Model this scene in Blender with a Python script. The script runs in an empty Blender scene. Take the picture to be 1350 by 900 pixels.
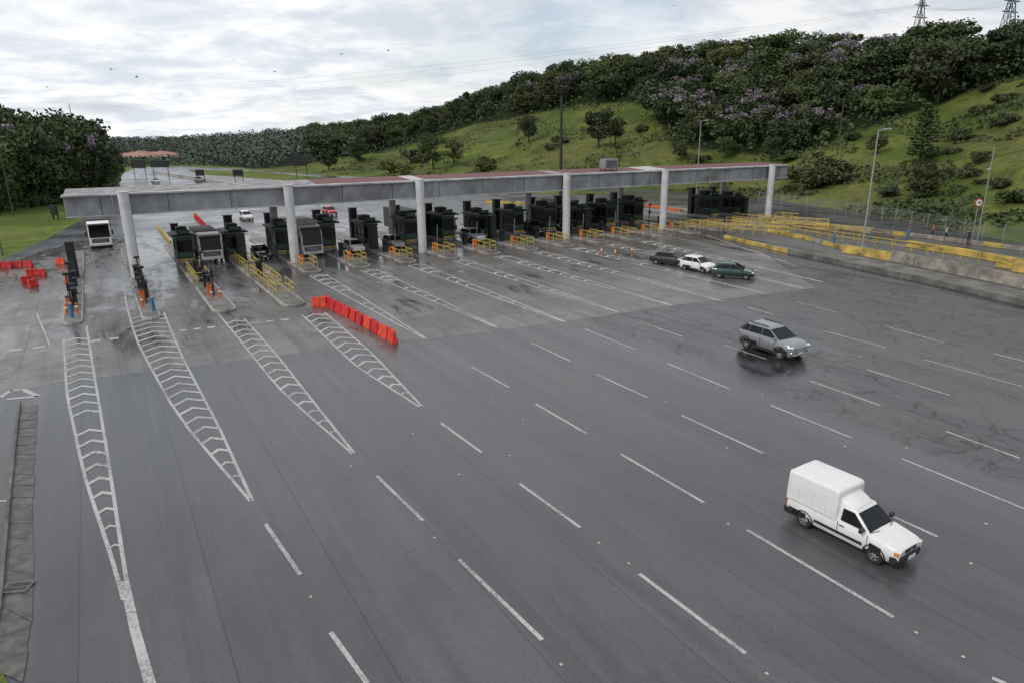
import bpy, math, random, bmesh
from mathutils import Vector, Matrix, noise
random.seed(11)
C=bpy.context; S=C.scene; COL=S.collection
R=math.radians; sin=math.sin; cos=math.cos; pi=math.pi
S.view_settings.view_transform='Standard'; S.view_settings.look='None'; S.view_settings.exposure=0
# ---------------------------------------------------------------- camera maths
H=13.5; PIT=math.atan(272/900); ROLL=R(.6); F=900.0
cp,sp=cos(PIT),sin(PIT)
fw=Vector((0,cp,-sp)); r0=Vector((1,0,0)); u0=Vector((0,sp,cp))
rt=r0*cos(ROLL)-u0*sin(ROLL); up=u0*cos(ROLL)+r0*sin(ROLL)
CAM=Vector((0,0,H))
def ray(u,v): return fw+rt*((u-675)/F)+up*((450-v)/F)
def G(u,v,z=0):
    d=ray(u,v); return CAM+d*((z-H)/d.z)
def proj(P):
    q=P-CAM; w=q.dot(fw)
    return 675+F*q.dot(rt)/w, 450-F*q.dot(up)/w
def toph(base,v):
    a,b=0.0,90.0
    for _ in range(30):
        m=(a+b)/2
        if proj(base+Vector((0,0,m)))[1]>v: a=m
        else: b=m
    return a
cam=bpy.data.cameras.new('camera'); co=bpy.data.objects.new('camera',cam); COL.objects.link(co)
cam.lens=24; cam.sensor_width=36; cam.clip_end=9000; cam.clip_start=.1
M=Matrix((rt,up,-fw)).transposed().to_4x4(); M.translation=CAM; co.matrix_world=M; S.camera=co
# plaza frame
O=G(181,368); O.z=0
E=G(1009,290); P=(E-O); P.z=0; P.normalize(); AP=math.atan2(P.y,P.x)
AL=AP-pi/2+R(2.0)
LD=Vector((cos(AL),sin(AL),0))
def W(p,d,z=0): return O+P*p+LD*d+Vector((0,0,z))
PITCH=5.3
def IP(i): return -PITCH+PITCH*i
# ---------------------------------------------------------------- materials
class NB:
    def __init__(s,name):
        s.m=bpy.data.materials.new(name); s.m.use_nodes=True; s.t=s.m.node_tree
        s.b=s.t.nodes['Principled BSDF']
    def n(s,ty,ins=None,**pr):
        x=s.t.nodes.new(ty)
        for k,v in pr.items(): setattr(x,k,v)
        for k,v in (ins or {}).items(): s.set(x.inputs[k],v)
        return x
    def set(s,i,v):
        if isinstance(v,bpy.types.NodeSocket): s.t.links.new(v,i)
        elif isinstance(v,(tuple,list)) and len(v)==3 and i.type=='RGBA': i.default_value=(*v,1)
        else: i.default_value=v
    def ma(s,op,a,b=0.0,c=None,clamp=False):
        x=s.n('ShaderNodeMath',{0:a,1:b},operation=op,use_clamp=clamp)
        if c is not None: s.set(x.inputs[2],c)
        return x.outputs[0]
    def mx(s,f,a,b,bt='MIX'):
        return s.n('ShaderNodeMixRGB',{0:f,1:a,2:b},blend_type=bt).outputs[0]
    def noi(s,vec,sc,det=4,ro=.55,dis=0):
        return s.n('ShaderNodeTexNoise',{'Vector':vec,'Scale':sc,'Detail':det,'Roughness':ro,'Distortion':dis}).outputs['Fac']
    def mr(s,v,a,b,c=0.0,d=1.0,smooth=True):
        x=s.n('ShaderNodeMapRange',{'Value':v,'From Min':a,'From Max':b,'To Min':c,'To Max':d})
        if smooth: x.interpolation_type='SMOOTHSTEP'
        return x.outputs[0]
    def pos(s): return s.n('ShaderNodeNewGeometry').outputs['Position']
    def map(s,vec,scale): return s.n('ShaderNodeMapping',{'Vector':vec,'Scale':scale}).outputs[0]
    def rot(s,vec,a,scale=(1,1,1)):
        return s.n('ShaderNodeMapping',{'Vector':vec,'Rotation':(0,0,a),'Scale':scale}).outputs[0]
    def bump(s,h,st=.3,dist=.02):
        s.set(s.b.inputs['Normal'],s.n('ShaderNodeBump',{'Height':h,'Strength':st,'Distance':dist}).outputs[0])
    def out(s,col=None,ro=None):
        if col is not None: s.set(s.b.inputs['Base Color'],col)
        if ro is not None: s.set(s.b.inputs['Roughness'],ro)
        return s.m
MC={}
def mat(name,col,ro=.5,metal=0,var=.25,sc=3.0,coat=0,bump=0,dirt=0,emis=None,rnd=0):
    if name in MC: return MC[name]
    k=NB(name); tc=k.n('ShaderNodeTexCoord').outputs['Object']
    f=k.noi(tc,sc,4,.6)
    lo=tuple(c*(1-var) for c in col); hi=tuple(min(1,c*(1+var)) for c in col)
    c=k.mx(k.mr(f,.3,.7),lo,hi)
    if dirt:
        g=k.noi(tc,sc*.35,5,.7,.5)
        c=k.mx(k.ma('MULTIPLY',k.mr(g,.45,.75),dirt),c,(.05,.045,.035))
    if rnd:
        r=k.n('ShaderNodeObjectInfo').outputs['Random']
        c=k.n('ShaderNodeHueSaturation',{'Hue':k.mr(r,0,1,.5-rnd*.03,.5+rnd*.06,False),'Saturation':1,'Value':k.mr(r,0,1,1-rnd,1+rnd,False),'Color':c}).outputs[0]
    k.out(c,k.mr(f,.2,.8,max(0,ro-.07),ro+.07)); k.b.inputs['Metallic'].default_value=metal
    if coat: k.b.inputs['Coat Weight'].default_value=coat; k.b.inputs['Coat Roughness'].default_value=.06
    if bump: k.bump(f,bump,.03)
    MC[name]=k.m; return k.m
white=mat('white_paint',(.70,.70,.69),.35,var=.04,coat=.4)
silver=mat('grey_metallic',(.25,.26,.275),.34,.45,var=.05,coat=.6)
silver2=mat('silver_paint',(.5,.51,.52),.3,.4,var=.05,coat=.8)
greenp=mat('dark_green_paint',(.012,.045,.038),.25,.2,var=.1,coat=.8)
blackp=mat('black_paint',(.012,.012,.018),.25,.1,var=.1,coat=.7)
redp=mat('red_paint',(.4,.015,.02),.3,var=.05,coat=.7)
glass=mat('dark_glass',(.010,.012,.013),.10,var=.2); glass.node_tree.nodes['Principled BSDF'].inputs['Specular IOR Level'].default_value=.22
blkpl=mat('black_plastic',(.02,.02,.021),.5,var=.2)
rubber=mat('rubber',(.018,.018,.018),.8,var=.3)
rimm=mat('wheel_metal',(.45,.45,.46),.35,.7,var=.1)
lampg=mat('lamp_glass',(.75,.77,.8),.12,.3,var=.05,coat=1)
amber=mat('amber_lens',(.7,.2,.02),.2,var=.05,coat=1)
redl=mat('red_lens',(.35,.01,.01),.2,var=.05,coat=1)
platem=mat('plate_grey',(.6,.6,.6),.5,var=.05)
under=mat('underbody',(.01,.01,.01),.9)
conc=mat('weathered_concrete',(.31,.30,.28),.85,var=.25,sc=1.2,dirt=.9,bump=.2)
dkconc=mat('dark_concrete',(.13,.125,.115),.8,var=.4,sc=.6,dirt=.9,bump=.2)
colm=mat('column_paint',(.52,.53,.54),.6,var=.10,sc=.9,dirt=.35)
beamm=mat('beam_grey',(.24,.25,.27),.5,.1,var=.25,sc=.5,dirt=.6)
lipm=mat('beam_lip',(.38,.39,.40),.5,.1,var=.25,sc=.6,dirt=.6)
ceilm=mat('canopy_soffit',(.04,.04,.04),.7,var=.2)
boothg=mat('booth_green',(.010,.026,.021),.45,var=.3,dirt=.2)
boothb=mat('booth_black',(.011,.012,.013),.5,var=.3)
yel=mat('yellow_steel',(.50,.365,.07),.55,var=.2,dirt=.45)
yeld=mat('yellow_concrete',(.44,.32,.075),.8,var=.35,sc=.8,dirt=1.0)
orange=mat('orange_plastic',(.55,.12,.02),.5,var=.12,dirt=.3)
redpl=mat('red_plastic',(.60,.028,.022),.45,var=.18,dirt=.4,rnd=.22)
bluep=mat('blue_steel',(.03,.14,.32),.5,var=.15,dirt=.3)
galv=mat('galvanised_steel',(.38,.39,.40),.45,.6,var=.15)
darksteel=mat('dark_steel',(.03,.03,.032),.6,.3,var=.2)
wood=mat('pole_timber',(.07,.055,.045),.9,var=.3)
isl_m=mat('island_concrete',(.16,.155,.145),.6,var=.3,sc=.8,dirt=.8,bump=.15)
bark=mat('bark',(.045,.035,.027),.9,var=.35,bump=.4)
def roofmat(name,c1,c2):
    k=NB(name); tc=k.n('ShaderNodeTexCoord').outputs['Object']
    f=k.noi(tc,.9,5,.7,.6); c=k.mx(k.mr(f,.35,.65),c1,c2)
    k.out(c,.6); w=k.n('ShaderNodeTexWave',{'Vector':tc,'Scale':1.3,'Distortion':0.0}).outputs['Fac']; k.bump(w,.5,.05); return k.m
roofred=roofmat('roof_red',(.16,.028,.03),(.10,.04,.04))
roofgry=roofmat('roof_grey',(.34,.33,.33),(.15,.12,.12))
roofwht=roofmat('roof_white',(.55,.55,.53),(.35,.35,.33))
def leafmat(name,c1,c2,c3,rnd=.35):
    k=NB(name); tc=k.n('ShaderNodeTexCoord').outputs['Object']
    f=k.noi(tc,.55,2,.6)
    c=k.mx(k.mr(f,.35,.65),c1,c2); c=k.mx(k.mr(k.noi(tc,3.0,1),.5,.75,0,.6),c,c3)
    r=k.n('ShaderNodeObjectInfo').outputs['Random']
    c=k.n('ShaderNodeHueSaturation',{'Hue':k.mr(r,0,1,.475,.515,False),'Saturation':k.mr(k.ma('FRACT',k.ma('MULTIPLY',r,7.3)),0,1,.75,1.05,False),'Value':k.mr(k.ma('FRACT',k.ma('MULTIPLY',r,3.7)),0,1,1-rnd,1+rnd,False),'Color':c}).outputs[0]
    k.out(c,.65); k.b.inputs['Specular IOR Level'].default_value=.25
    return k.m
leafA=leafmat('leaf_dark',(.034,.056,.019),(.062,.092,.029),(.095,.130,.045))
leafB=leafmat('leaf_olive',(.052,.070,.024),(.092,.114,.036),(.12,.15,.05))
leafP=leafmat('blossom_purple',(.19,.145,.19),(.28,.215,.28),(.32,.26,.32),.2)
leafHaze=leafmat('leaf_far_haze',(.070,.098,.075),(.092,.122,.092),(.11,.14,.105),.1)  # distance haze painted into the leaf colour as a paler bluish green
# ---------------------------------------------------------------- mesh building
class MB:
    def __init__(s): s.v=[]; s.f=[]
    def add(s,vs,fs):
        n=len(s.v); s.v+= [tuple(v) for v in vs]; s.f+=[tuple(i+n for i in f) for f in fs]; return s
    def box(s,c,sz,rz=0,rx=0,ry=0,taper=1.0):
        m=Matrix.Rotation(rz,3,'Z')@Matrix.Rotation(ry,3,'Y')@Matrix.Rotation(rx,3,'X'); c=Vector(c); hx,hy,hz=sz[0]/2,sz[1]/2,sz[2]/2
        vs=[]
        for z in (-1,1):
            t=taper if z>0 else 1
            for x,y in ((-1,-1),(1,-1),(1,1),(-1,1)): vs.append(c+m@Vector((x*hx*t,y*hy*t,z*hz)))
        return s.add(vs,[(3,2,1,0),(4,5,6,7),(0,1,5,4),(1,2,6,5),(2,3,7,6),(3,0,4,7)])
    def tube(s,a,b,r,r2=None,n=8):
        a=Vector(a); b=Vector(b); r2=r if r2 is None else r2; d=(b-a).normalized()
        x=d.orthogonal().normalized(); y=d.cross(x); vs=[]
        for q,rr in ((a,r),(b,r2)):
            for i in range(n):
                t=2*pi*i/n; vs.append(q+x*cos(t)*rr+y*sin(t)*rr)
        fs=[(i,(i+1)%n,n+(i+1)%n,n+i) for i in range(n)]+[tuple(reversed(range(n))),tuple(range(n,2*n))]
        return s.add(vs,fs)
    def path(s,pts,r,n=6):
        for a,b in zip(pts[:-1],pts[1:]): s.tube(a,b,r,n=n)
        return s
    def prism(s,poly,z0,z1):
        n=len(poly); vs=[(p[0],p[1],z0) for p in poly]+[(p[0],p[1],z1) for p in poly]
        a=sum(poly[i][0]*poly[(i+1)%n][1]-poly[(i+1)%n][0]*poly[i][1] for i in range(n))
        fs=[tuple(reversed(range(n))),tuple(range(n,2*n))]+[(i,(i+1)%n,n+(i+1)%n,n+i) for i in range(n)]
        if a<0: fs=[tuple(reversed(f)) for f in fs]
        return s.add(vs,fs)
    def loft(s,rings,cap=True,closed=True):
        n=len(rings[0]); vs=[v for r in rings for v in r]; fs=[]
        for k in range(len(rings)-1):
            for i in range(n if closed else n-1):
                j=(i+1)%n; fs.append((k*n+i,k*n+j,(k+1)*n+j,(k+1)*n+i))
        if cap: fs+=[tuple(reversed(range(n))),tuple(range((len(rings)-1)*n,len(rings)*n))]
        return s.add(vs,fs)
    def sheet(s,poly,z):
        n=len(poly); a=sum(poly[i][0]*poly[(i+1)%n][1]-poly[(i+1)%n][0]*poly[i][1] for i in range(n))
        vs=[(p[0],p[1],z) for p in poly]
        if a<0: vs.reverse()
        return s.add(vs,[tuple(range(n))])
    def line(s,a,b,w,z):
        d=Vector((b[0]-a[0],b[1]-a[1])).normalized(); n=Vector((-d.y,d.x))*w/2
        return s.sheet([(a[0]+n.x,a[1]+n.y),(a[0]-n.x,a[1]-n.y),(b[0]-n.x,b[1]-n.y),(b[0]+n.x,b[1]+n.y)],z)
    def poly(s,pts,w,z):
        n=len(pts); L=[];Rr=[]
        for i in range(n):
            a=pts[max(0,i-1)]; b=pts[min(n-1,i+1)]; d=Vector((b[0]-a[0],b[1]-a[1])).normalized(); m=Vector((-d.y,d.x))*w/2
            L.append((pts[i][0]+m.x,pts[i][1]+m.y)); Rr.append((pts[i][0]-m.x,pts[i][1]-m.y))
        for i in range(n-1): s.sheet([L[i],Rr[i],Rr[i+1],L[i+1]],z)
        return s
    def build(s,name,m,parent=None,smooth=False,bev=0,seg=2,fixn=False):
        me=bpy.data.meshes.new(name); me.from_pydata(s.v,[],s.f); me.update()
        if fixn:
            bm=bmesh.new(); bm.from_mesh(me); bmesh.ops.recalc_face_normals(bm,faces=bm.faces); bm.to_mesh(me); bm.free()
        if m: me.materials.append(m)
        o=bpy.data.objects.new(name,me); COL.objects.link(o)
        if parent: o.parent=parent
        if smooth:
            for p in me.polygons: p.use_smooth=True
            me.set_sharp_from_angle(angle=R(smooth if smooth is not True else 38))
        if bev:
            b=o.modifiers.new('bevel','BEVEL'); b.width=bev; b.segments=seg; b.limit_method='ANGLE'; b.angle_limit=R(30)
            for p in me.polygons: p.use_smooth=True
            w=o.modifiers.new('wn','WEIGHTED_NORMAL'); w.keep_sharp=True
        return o
def tag(o,label,cat,group=None,kind=None):
    if label: o['label']=label
    if cat: o['category']=cat
    if group: o['group']=group
    if kind: o['kind']=kind
    return o
def struct(o): o['kind']='structure'; return o
def thing(name,label,cat,loc=(0,0,0),rz=0,group=None):
    o=bpy.data.objects.new(name,None); COL.objects.link(o); o.location=loc; o.rotation_euler=(0,0,rz); o.empty_display_size=.3
    return tag(o,label,cat,group)
KIDS={}
def kids(o):
    return [c for c in bpy.data.objects if c.parent==o]
def dup(root,loc,rz,label,scale=None,group=None,kc=None):
    r=root.copy(); COL.objects.link(r); r.location=loc; r.rotation_euler=(0,0,rz); r['label']=label
    if scale: r.scale=scale if isinstance(scale,tuple) else (scale,)*3
    if group: r['group']=group
    if root.name not in KIDS: KIDS[root.name]=[(c,kids(c)) for c in kids(root)]
    for c,gs in KIDS[root.name]:
        q=c.copy(); COL.objects.link(q); q.parent=r
        for g in gs:
            h=g.copy(); COL.objects.link(h); h.parent=q
    return r
ORD=['first','second','third','fourth','fifth','sixth','seventh','eighth','ninth','tenth','eleventh','twelfth','thirteenth','fourteenth','fifteenth','sixteenth','seventeenth','eighteenth','nineteenth','twentieth']
# ---------------------------------------------------------------- world and sun
w=bpy.data.worlds.new('World'); S.world=w; w.use_nodes=True; t=w.node_tree; t.nodes.clear()
def wn(ty,ins=None,**pr):
    x=t.nodes.new(ty)
    for k,v in pr.items(): setattr(x,k,v)
    for k,v in (ins or {}).items():
        if isinstance(v,bpy.types.NodeSocket): t.links.new(v,x.inputs[k])
        else: x.inputs[k].default_value=v
    return x
SV=Vector((-.62,-.45,.72)).normalized(); el=math.asin(SV.z); rz_=math.atan2(SV.x,SV.y)
sky=wn('ShaderNodeTexSky',sky_type='NISHITA',sun_disc=False,sun_elevation=el,sun_rotation=rz_,air_density=1.0,dust_density=2.0,ozone_density=1.5)
bg1=wn('ShaderNodeBackground',{'Color':sky.outputs[0],'Strength':.15})
tc=wn('ShaderNodeTexCoord').outputs['Generated']
sep=wn('ShaderNodeSeparateXYZ',{0:tc})
zz=wn('ShaderNodeMath',{0:sep.outputs[2],1:.16},operation='ADD').outputs[0]
zz=wn('ShaderNodeMath',{0:zz,1:.05},operation='MAXIMUM').outputs[0]
dx=wn('ShaderNodeMath',{0:sep.outputs[0],1:zz},operation='DIVIDE').outputs[0]
dy=wn('ShaderNodeMath',{0:sep.outputs[1],1:zz},operation='DIVIDE').outputs[0]
cv=wn('ShaderNodeCombineXYZ',{0:dx,1:dy,2:0.9}).outputs[0]
n1=wn('ShaderNodeTexNoise',{'Vector':cv,'Scale':.75,'Detail':9.0,'Roughness':.52,'Distortion':.35}).outputs['Fac']
n2=wn('ShaderNodeTexNoise',{'Vector':cv,'Scale':1.9,'Detail':9.0,'Roughness':.6,'Distortion':.3}).outputs['Fac']
cm=wn('ShaderNodeMapRange',{'Value':n1,'From Min':.36,'From Max':.50,'To Min':.62,'To Max':1.0},interpolation_type='SMOOTHSTEP').outputs[0]
hz=wn('ShaderNodeMapRange',{'Value':sep.outputs[2],'From Min':0.0,'From Max':.14,'To Min':1.0,'To Max':0.0}).outputs[0]
cm=wn('ShaderNodeMath',{0:cm,1:hz},operation='MAXIMUM').outputs[0]
cc=wn('ShaderNodeMapRange',{'Value':n2,'From Min':.36,'From Max':.60},interpolation_type='SMOOTHSTEP').outputs[0]
cc=wn('ShaderNodeMixRGB',{0:cc,1:(.62,.67,.74,1),2:(.90,.905,.915,1)}).outputs[0]
gd=wn('ShaderNodeVectorMath',{0:tc,1:(-.50,.86,.12)},operation='DOT_PRODUCT').outputs['Value']
gs=wn('ShaderNodeMapRange',{'Value':gd,'From Min':.84,'From Max':1.0,'To Min':1.03,'To Max':1.16},interpolation_type='SMOOTHSTEP').outputs[0]
bg2=wn('ShaderNodeBackground',{'Color':cc,'Strength':gs})
mxs=wn('ShaderNodeMixShader',{0:cm,1:bg1.outputs[0],2:bg2.outputs[0]})
wo=wn('ShaderNodeOutputWorld',{0:mxs.outputs[0]})
sl=bpy.data.lights.new('sun','SUN'); sl.energy=1.5; sl.angle=R(11); sl.color=(1,.95,.88)
so=bpy.data.objects.new('sun',sl); COL.objects.link(so); so.rotation_euler=(-SV).to_track_quat('-Z','Y').to_euler(); so.location=(0,0,60)
# ---------------------------------------------------------------- ground materials
def grassmat(name,forest=False,k_=1.0):
    k=NB(name); p=k.pos(); z=lambda c:tuple(x*k_ for x in c)
    a=k.noi(p,.045,5,.65,.4); b=k.noi(p,.45,5,.7); c_=k.noi(k.map(p,(.02,.02,.28)),1,4,.6,.4)
    c=k.mx(k.mr(a,.38,.62),z((.064,.092,.020)),z((.128,.152,.034)))
    c=k.mx(k.mr(c_,.48,.60,0,.5),c,z((.150,.132,.055)))
    c=k.mx(k.mr(k.noi(p,.11,4,.7,.6),.52,.64,0,.65),c,z((.040,.060,.017)))
    c=k.mx(k.mr(b,.44,.64,0,.65),c,z((.052,.072,.019)))
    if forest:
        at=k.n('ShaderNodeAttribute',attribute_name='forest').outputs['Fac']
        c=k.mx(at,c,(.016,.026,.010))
    k.out(c,.9); k.b.inputs['Specular IOR Level'].default_value=.1; k.bump(b,.8,1.0); return k.m
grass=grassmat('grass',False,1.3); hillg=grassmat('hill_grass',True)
PUD=[(1008,486,1.7,1.2),(990,470,1.8,.7)]
def lanevec(k,p): return k.rot(p,-AL)
def rl(v):
    return Vector((v.x*cos(-AL)-v.y*sin(-AL), v.x*sin(-AL)+v.y*cos(-AL),0))
def asphalt():
    k=NB('asphalt'); p=k.pos(); q=lanevec(k,p)
    big=k.noi(q,.07,5,.6,.3); gr=k.noi(p,30,3,.75); gr2=k.noi(p,6,4,.7)
    st=k.noi(k.map(q,(.025,.75,1)),1,4,.6); st2=k.noi(k.map(q,(.06,2.4,1)),1,3,.6)
    c=k.mx(k.mr(big,.35,.65),(.050,.053,.058),(.083,.087,.094))
    c=k.mx(k.mr(st,.44,.64,0,.65),c,(.036,.038,.042))
    c=k.mx(k.mr(st2,.5,.7,0,.3),c,(.115,.118,.124))
    c=k.mx(k.mr(gr,.35,.75,0,.65),c,(.14,.14,.142))
    c=k.mx(k.mr(gr2,.5,.7,0,.45),c,(.038,.038,.041))
    sx=k.n('ShaderNodeSeparateXYZ',{0:q}); Y=sx.outputs[1]; X=sx.outputs[0]
    o=rl(O); wob=k.ma('MULTIPLY',k.ma('SUBTRACT',big,.5),4.0)
    right=k.mr(k.ma('ADD',Y,wob),o.y+26.5,o.y+28.5)
    c=k.mx(k.ma('MULTIPLY',right,.5),c,(.032,.032,.034))
    seam=k.n('ShaderNodeTexBrick',{'Vector':k.n('ShaderNodeVectorMath',{0:q,1:(-o.x+3,-o.y+1,0)},operation='ADD').outputs[0],'Color1':(1,1,1,1),'Color2':(.86,.86,.87,1),'Mortar':(.45,.45,.45,1),'Scale':1.0,'Mortar Size':.03,'Mortar Smooth':.3,'Brick Width':160.0,'Row Height':3.6},offset=.4).outputs['Color']
    c=k.mx(.7,c,seam,'MULTIPLY')
    dist=k.n('ShaderNodeTexNoise',{'Vector':p,'Scale':.5,'Detail':4.0}).outputs['Color']
    pv=k.n('ShaderNodeVectorMath',{0:p,1:k.n('ShaderNodeVectorMath',{0:dist,3:2.6},operation='SCALE').outputs[0]},operation='ADD').outputs[0]
    pv=k.map(pv,(1,1,0))
    vo=k.n('ShaderNodeTexVoronoi',{'Vector':pv,'Scale':.36},feature='DISTANCE_TO_EDGE').outputs['Distance']
    vo2=k.n('ShaderNodeTexVoronoi',{'Vector':pv,'Scale':1.0},feature='DISTANCE_TO_EDGE').outputs['Distance']
    cr=k.ma('MAXIMUM',k.mr(vo,.009,.027,1,0),k.ma('MULTIPLY',k.mr(vo2,.018,.055,.85,0),k.mr(k.noi(p,.16,3),.46,.54)))
    cr=k.ma('MULTIPLY',cr,k.ma('MULTIPLY',right,k.mr(k.noi(p,.1,2),.26,.40)))
    c=k.mx(k.ma('MULTIPLY',cr,.92),c,(.006,.006,.006))
    m=None
    for (u,v,rx,ry) in PUD:
        ce=rl(G(u,v))
        s1=k.n('ShaderNodeVectorMath',{0:q,1:ce},operation='SUBTRACT').outputs[0]
        s2=k.n('ShaderNodeVectorMath',{0:s1,1:(1/rx,1/ry,0)},operation='MULTIPLY').outputs[0]
        d=k.n('ShaderNodeVectorMath',{0:s2},operation='LENGTH').outputs['Value']
        m=d if m is None else k.ma('MINIMUM',m,d)
    pn=k.noi(p,.8,6,.65,.5)
    m=k.ma('ADD',m,k.ma('MULTIPLY',k.ma('SUBTRACT',pn,.5),3.0))
    pud=k.mr(m,.5,1.5,.8,0); damp=k.mr(m,.8,3.2,1,0)
    dn=k.noi(k.map(q,(.10,.26,1)),1,6,.68,.7); dmp2=k.ma('MULTIPLY',k.mr(dn,.48,.60),k.mr(Y,o.y+8,o.y+34,.4,1.0)); damp=k.ma('MAXIMUM',damp,dmp2)
    c=k.mx(k.ma('MULTIPLY',damp,.55),c,(.024,.024,.026)); c=k.mx(k.ma('MULTIPLY',pud,.6),c,(.018,.018,.019))
    far=k.mr(X,o.x+2,o.x-30)
    ro=k.ma('ADD',k.mr(big,.35,.65,.22,.34),k.mr(st,.4,.65,.08,-.06)); ro=k.mx(k.ma('MULTIPLY',damp,.8),ro,(.16,.16,.16)); ro=k.mx(far,ro,k.mr(k.noi(q,.12,4),.35,.65,.18,.36)); ro=k.mx(pud,ro,(.07,.07,.07))
    k.out(c,ro); k.bump(k.ma('MULTIPLY',gr,k.ma('SUBTRACT',1.0,pud)),.35,.01); return k.m
def apron():
    k=NB('apron_concrete'); p=k.pos(); q=lanevec(k,p)
    o=rl(O); q=k.n('ShaderNodeVectorMath',{0:q,1:(-o.x,-o.y,0)},operation='ADD').outputs[0]
    big=k.noi(q,.13,5,.65,.6); fine=k.noi(p,25,3,.7); mid=k.noi(q,.7,4,.65)
    st=k.noi(k.map(q,(.05,1.1,1)),1,4,.6)
    c=k.mx(k.mr(big,.35,.65),(.096,.093,.090),(.165,.159,.153))
    c=k.mx(k.mr(st,.45,.62,0,.6),c,(.062,.060,.060))
    c=k.mx(k.mr(fine,.3,.8,0,.3),c,(.19,.186,.182))
    br=k.n('ShaderNodeTexBrick',{'Vector':q,'Color1':(1,1,1,1),'Color2':(.80,.80,.80,1),'Mortar':(.25,.25,.25,1),'Scale':1.0,'Mortar Size':.035,'Brick Width':5.0,'Row Height':PITCH/2},offset=0.0).outputs['Color']
    c=k.mx(.7,c,br,'MULTIPLY')
    wetn=k.noi(k.map(q,(.12,.42,1)),1,6,.64,.8)
    sx=k.n('ShaderNodeSeparateXYZ',{0:q}); X=sx.outputs[0]; Y=sx.outputs[1]
    near=k.ma('ADD',k.mr(X,26,2,0,.08),k.mr(Y,26,2,0,.04))
    wet=k.mr(k.ma('ADD',wetn,near),.535,.65)
    c=k.mx(k.ma('MULTIPLY',wet,.58),c,(.036,.035,.035))
    ro=k.mx(wet,k.mr(mid,.3,.7,.26,.42),k.mr(mid,.35,.65,.11,.22))
    k.out(c,ro); k.bump(k.ma('MULTIPLY',fine,k.ma('SUBTRACT',1.0,wet)),.25,.01); return k.m
def paint():
    k=NB('road_paint'); p=k.pos(); n=k.noi(p,8,6,.8,.3); n2=k.noi(p,.35,3)
    f=k.mr(k.ma('ADD',n,k.ma('MULTIPLY',n2,.4)),.60,.88)
    c=k.mx(f,(.44,.44,.43),(.15,.15,.15)); k.out(c,.6); return k.m
M_as=asphalt(); M_ap=apron(); M_pt=paint()
gut=mat('gutter_concrete',(.085,.083,.076),.5,var=.5,sc=2.5,dirt=.95,bump=.4)
g=MB(); g.sheet([(-4000,-300),(4000,-300),(4000,7000),(-4000,7000)],-.03); struct(g.build('ground',grass))
lf=[(-300,430),(0,343),(60,316),(108,290),(138,262),(152,243),(163,229),(176,222)]
ft=[(215,219),(300,222),(400,230),(500,235),(650,243),(870,251),(1009,262),(1180,288),(1350,318),(1600,372)]
poly=[G(*q) for q in lf]+[G(*q) for q in ft]+[Vector((95,20,0)),Vector((95,-25,0)),Vector((-60,-25,0))]
g=MB(); g.sheet([(q.x,q.y) for q in poly],0); struct(g.build('road',M_as))
ap=[G(*q) for q in ((-60,536),(80,503),(185,491),(380,467),(565,447),(760,422),(885,403),(1075,380),(1000,330))]+[W(72,-34),W(-5.6,-34),G(70,326),G(-60,374)]
g=MB(); g.sheet([(q.x,q.y) for q in ap],.004); struct(g.build('toll_apron',M_ap))
g=MB()
for L in (((246,224),(330,226),(420,234),(520,240),(420,241),(330,235),(262,230)),((560,243),(700,248),(840,256),(720,256),(600,249))):
    g.sheet([(q.x,q.y) for q in [G(*a) for a in L]],.03)
struct(g.build('grass_median',grass))
g=MB(); Lg=[(50,534),(44,640),(44,730),(42,820),(28,900)]; Rg=[(28,536),(16,640),(9,730),(3,800),(-16,880)]
for k in range(4):
    a0,a1=G(*Lg[k]),G(*Lg[k+1]); b0_,b1=G(*Rg[k]),G(*Rg[k+1]); n=max(1,int((a1-a0).length/1.1))
    for j in range(n):
        f0=j/n+.003; f1=(j+1)/n-.003; zz0=.03+random.uniform(-.012,.006); e=random.uniform(-.04,.04)
        q=[a0.lerp(a1,f0)+Vector((e,0,0)),a0.lerp(a1,f1)+Vector((e,0,0)),b0_.lerp(b1,f1),b0_.lerp(b1,f0)]; g.prism([(v.x,v.y) for v in q],-.02,zz0)
struct(g.build('gutter',gut,fixn=True))
g=MB()
kp=[G(*q) for q in ((26,530),(14,640),(7,720),(0,800),(-20,870))]
for a,b in zip(kp[:-1],kp[1:]):
    n=max(1,int((b-a).length/1.0))
    for i in range(n):
        c=a.lerp(b,(i+.5)/n); g.box((c.x,c.y,.05),((b-a).length/n-.02,.12,.14),math.atan2(b.y-a.y,b.x-a.x))
struct(g.build('kerb',dkconc,bev=.015))
g=MB(); gp=[G(*q) for q in ((-80,862),(-2,878),(10,900),(40,990),(-80,1000))]; g.sheet([(q.x,q.y) for q in gp],.045); struct(g.build('grass_verge',grass))
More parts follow.
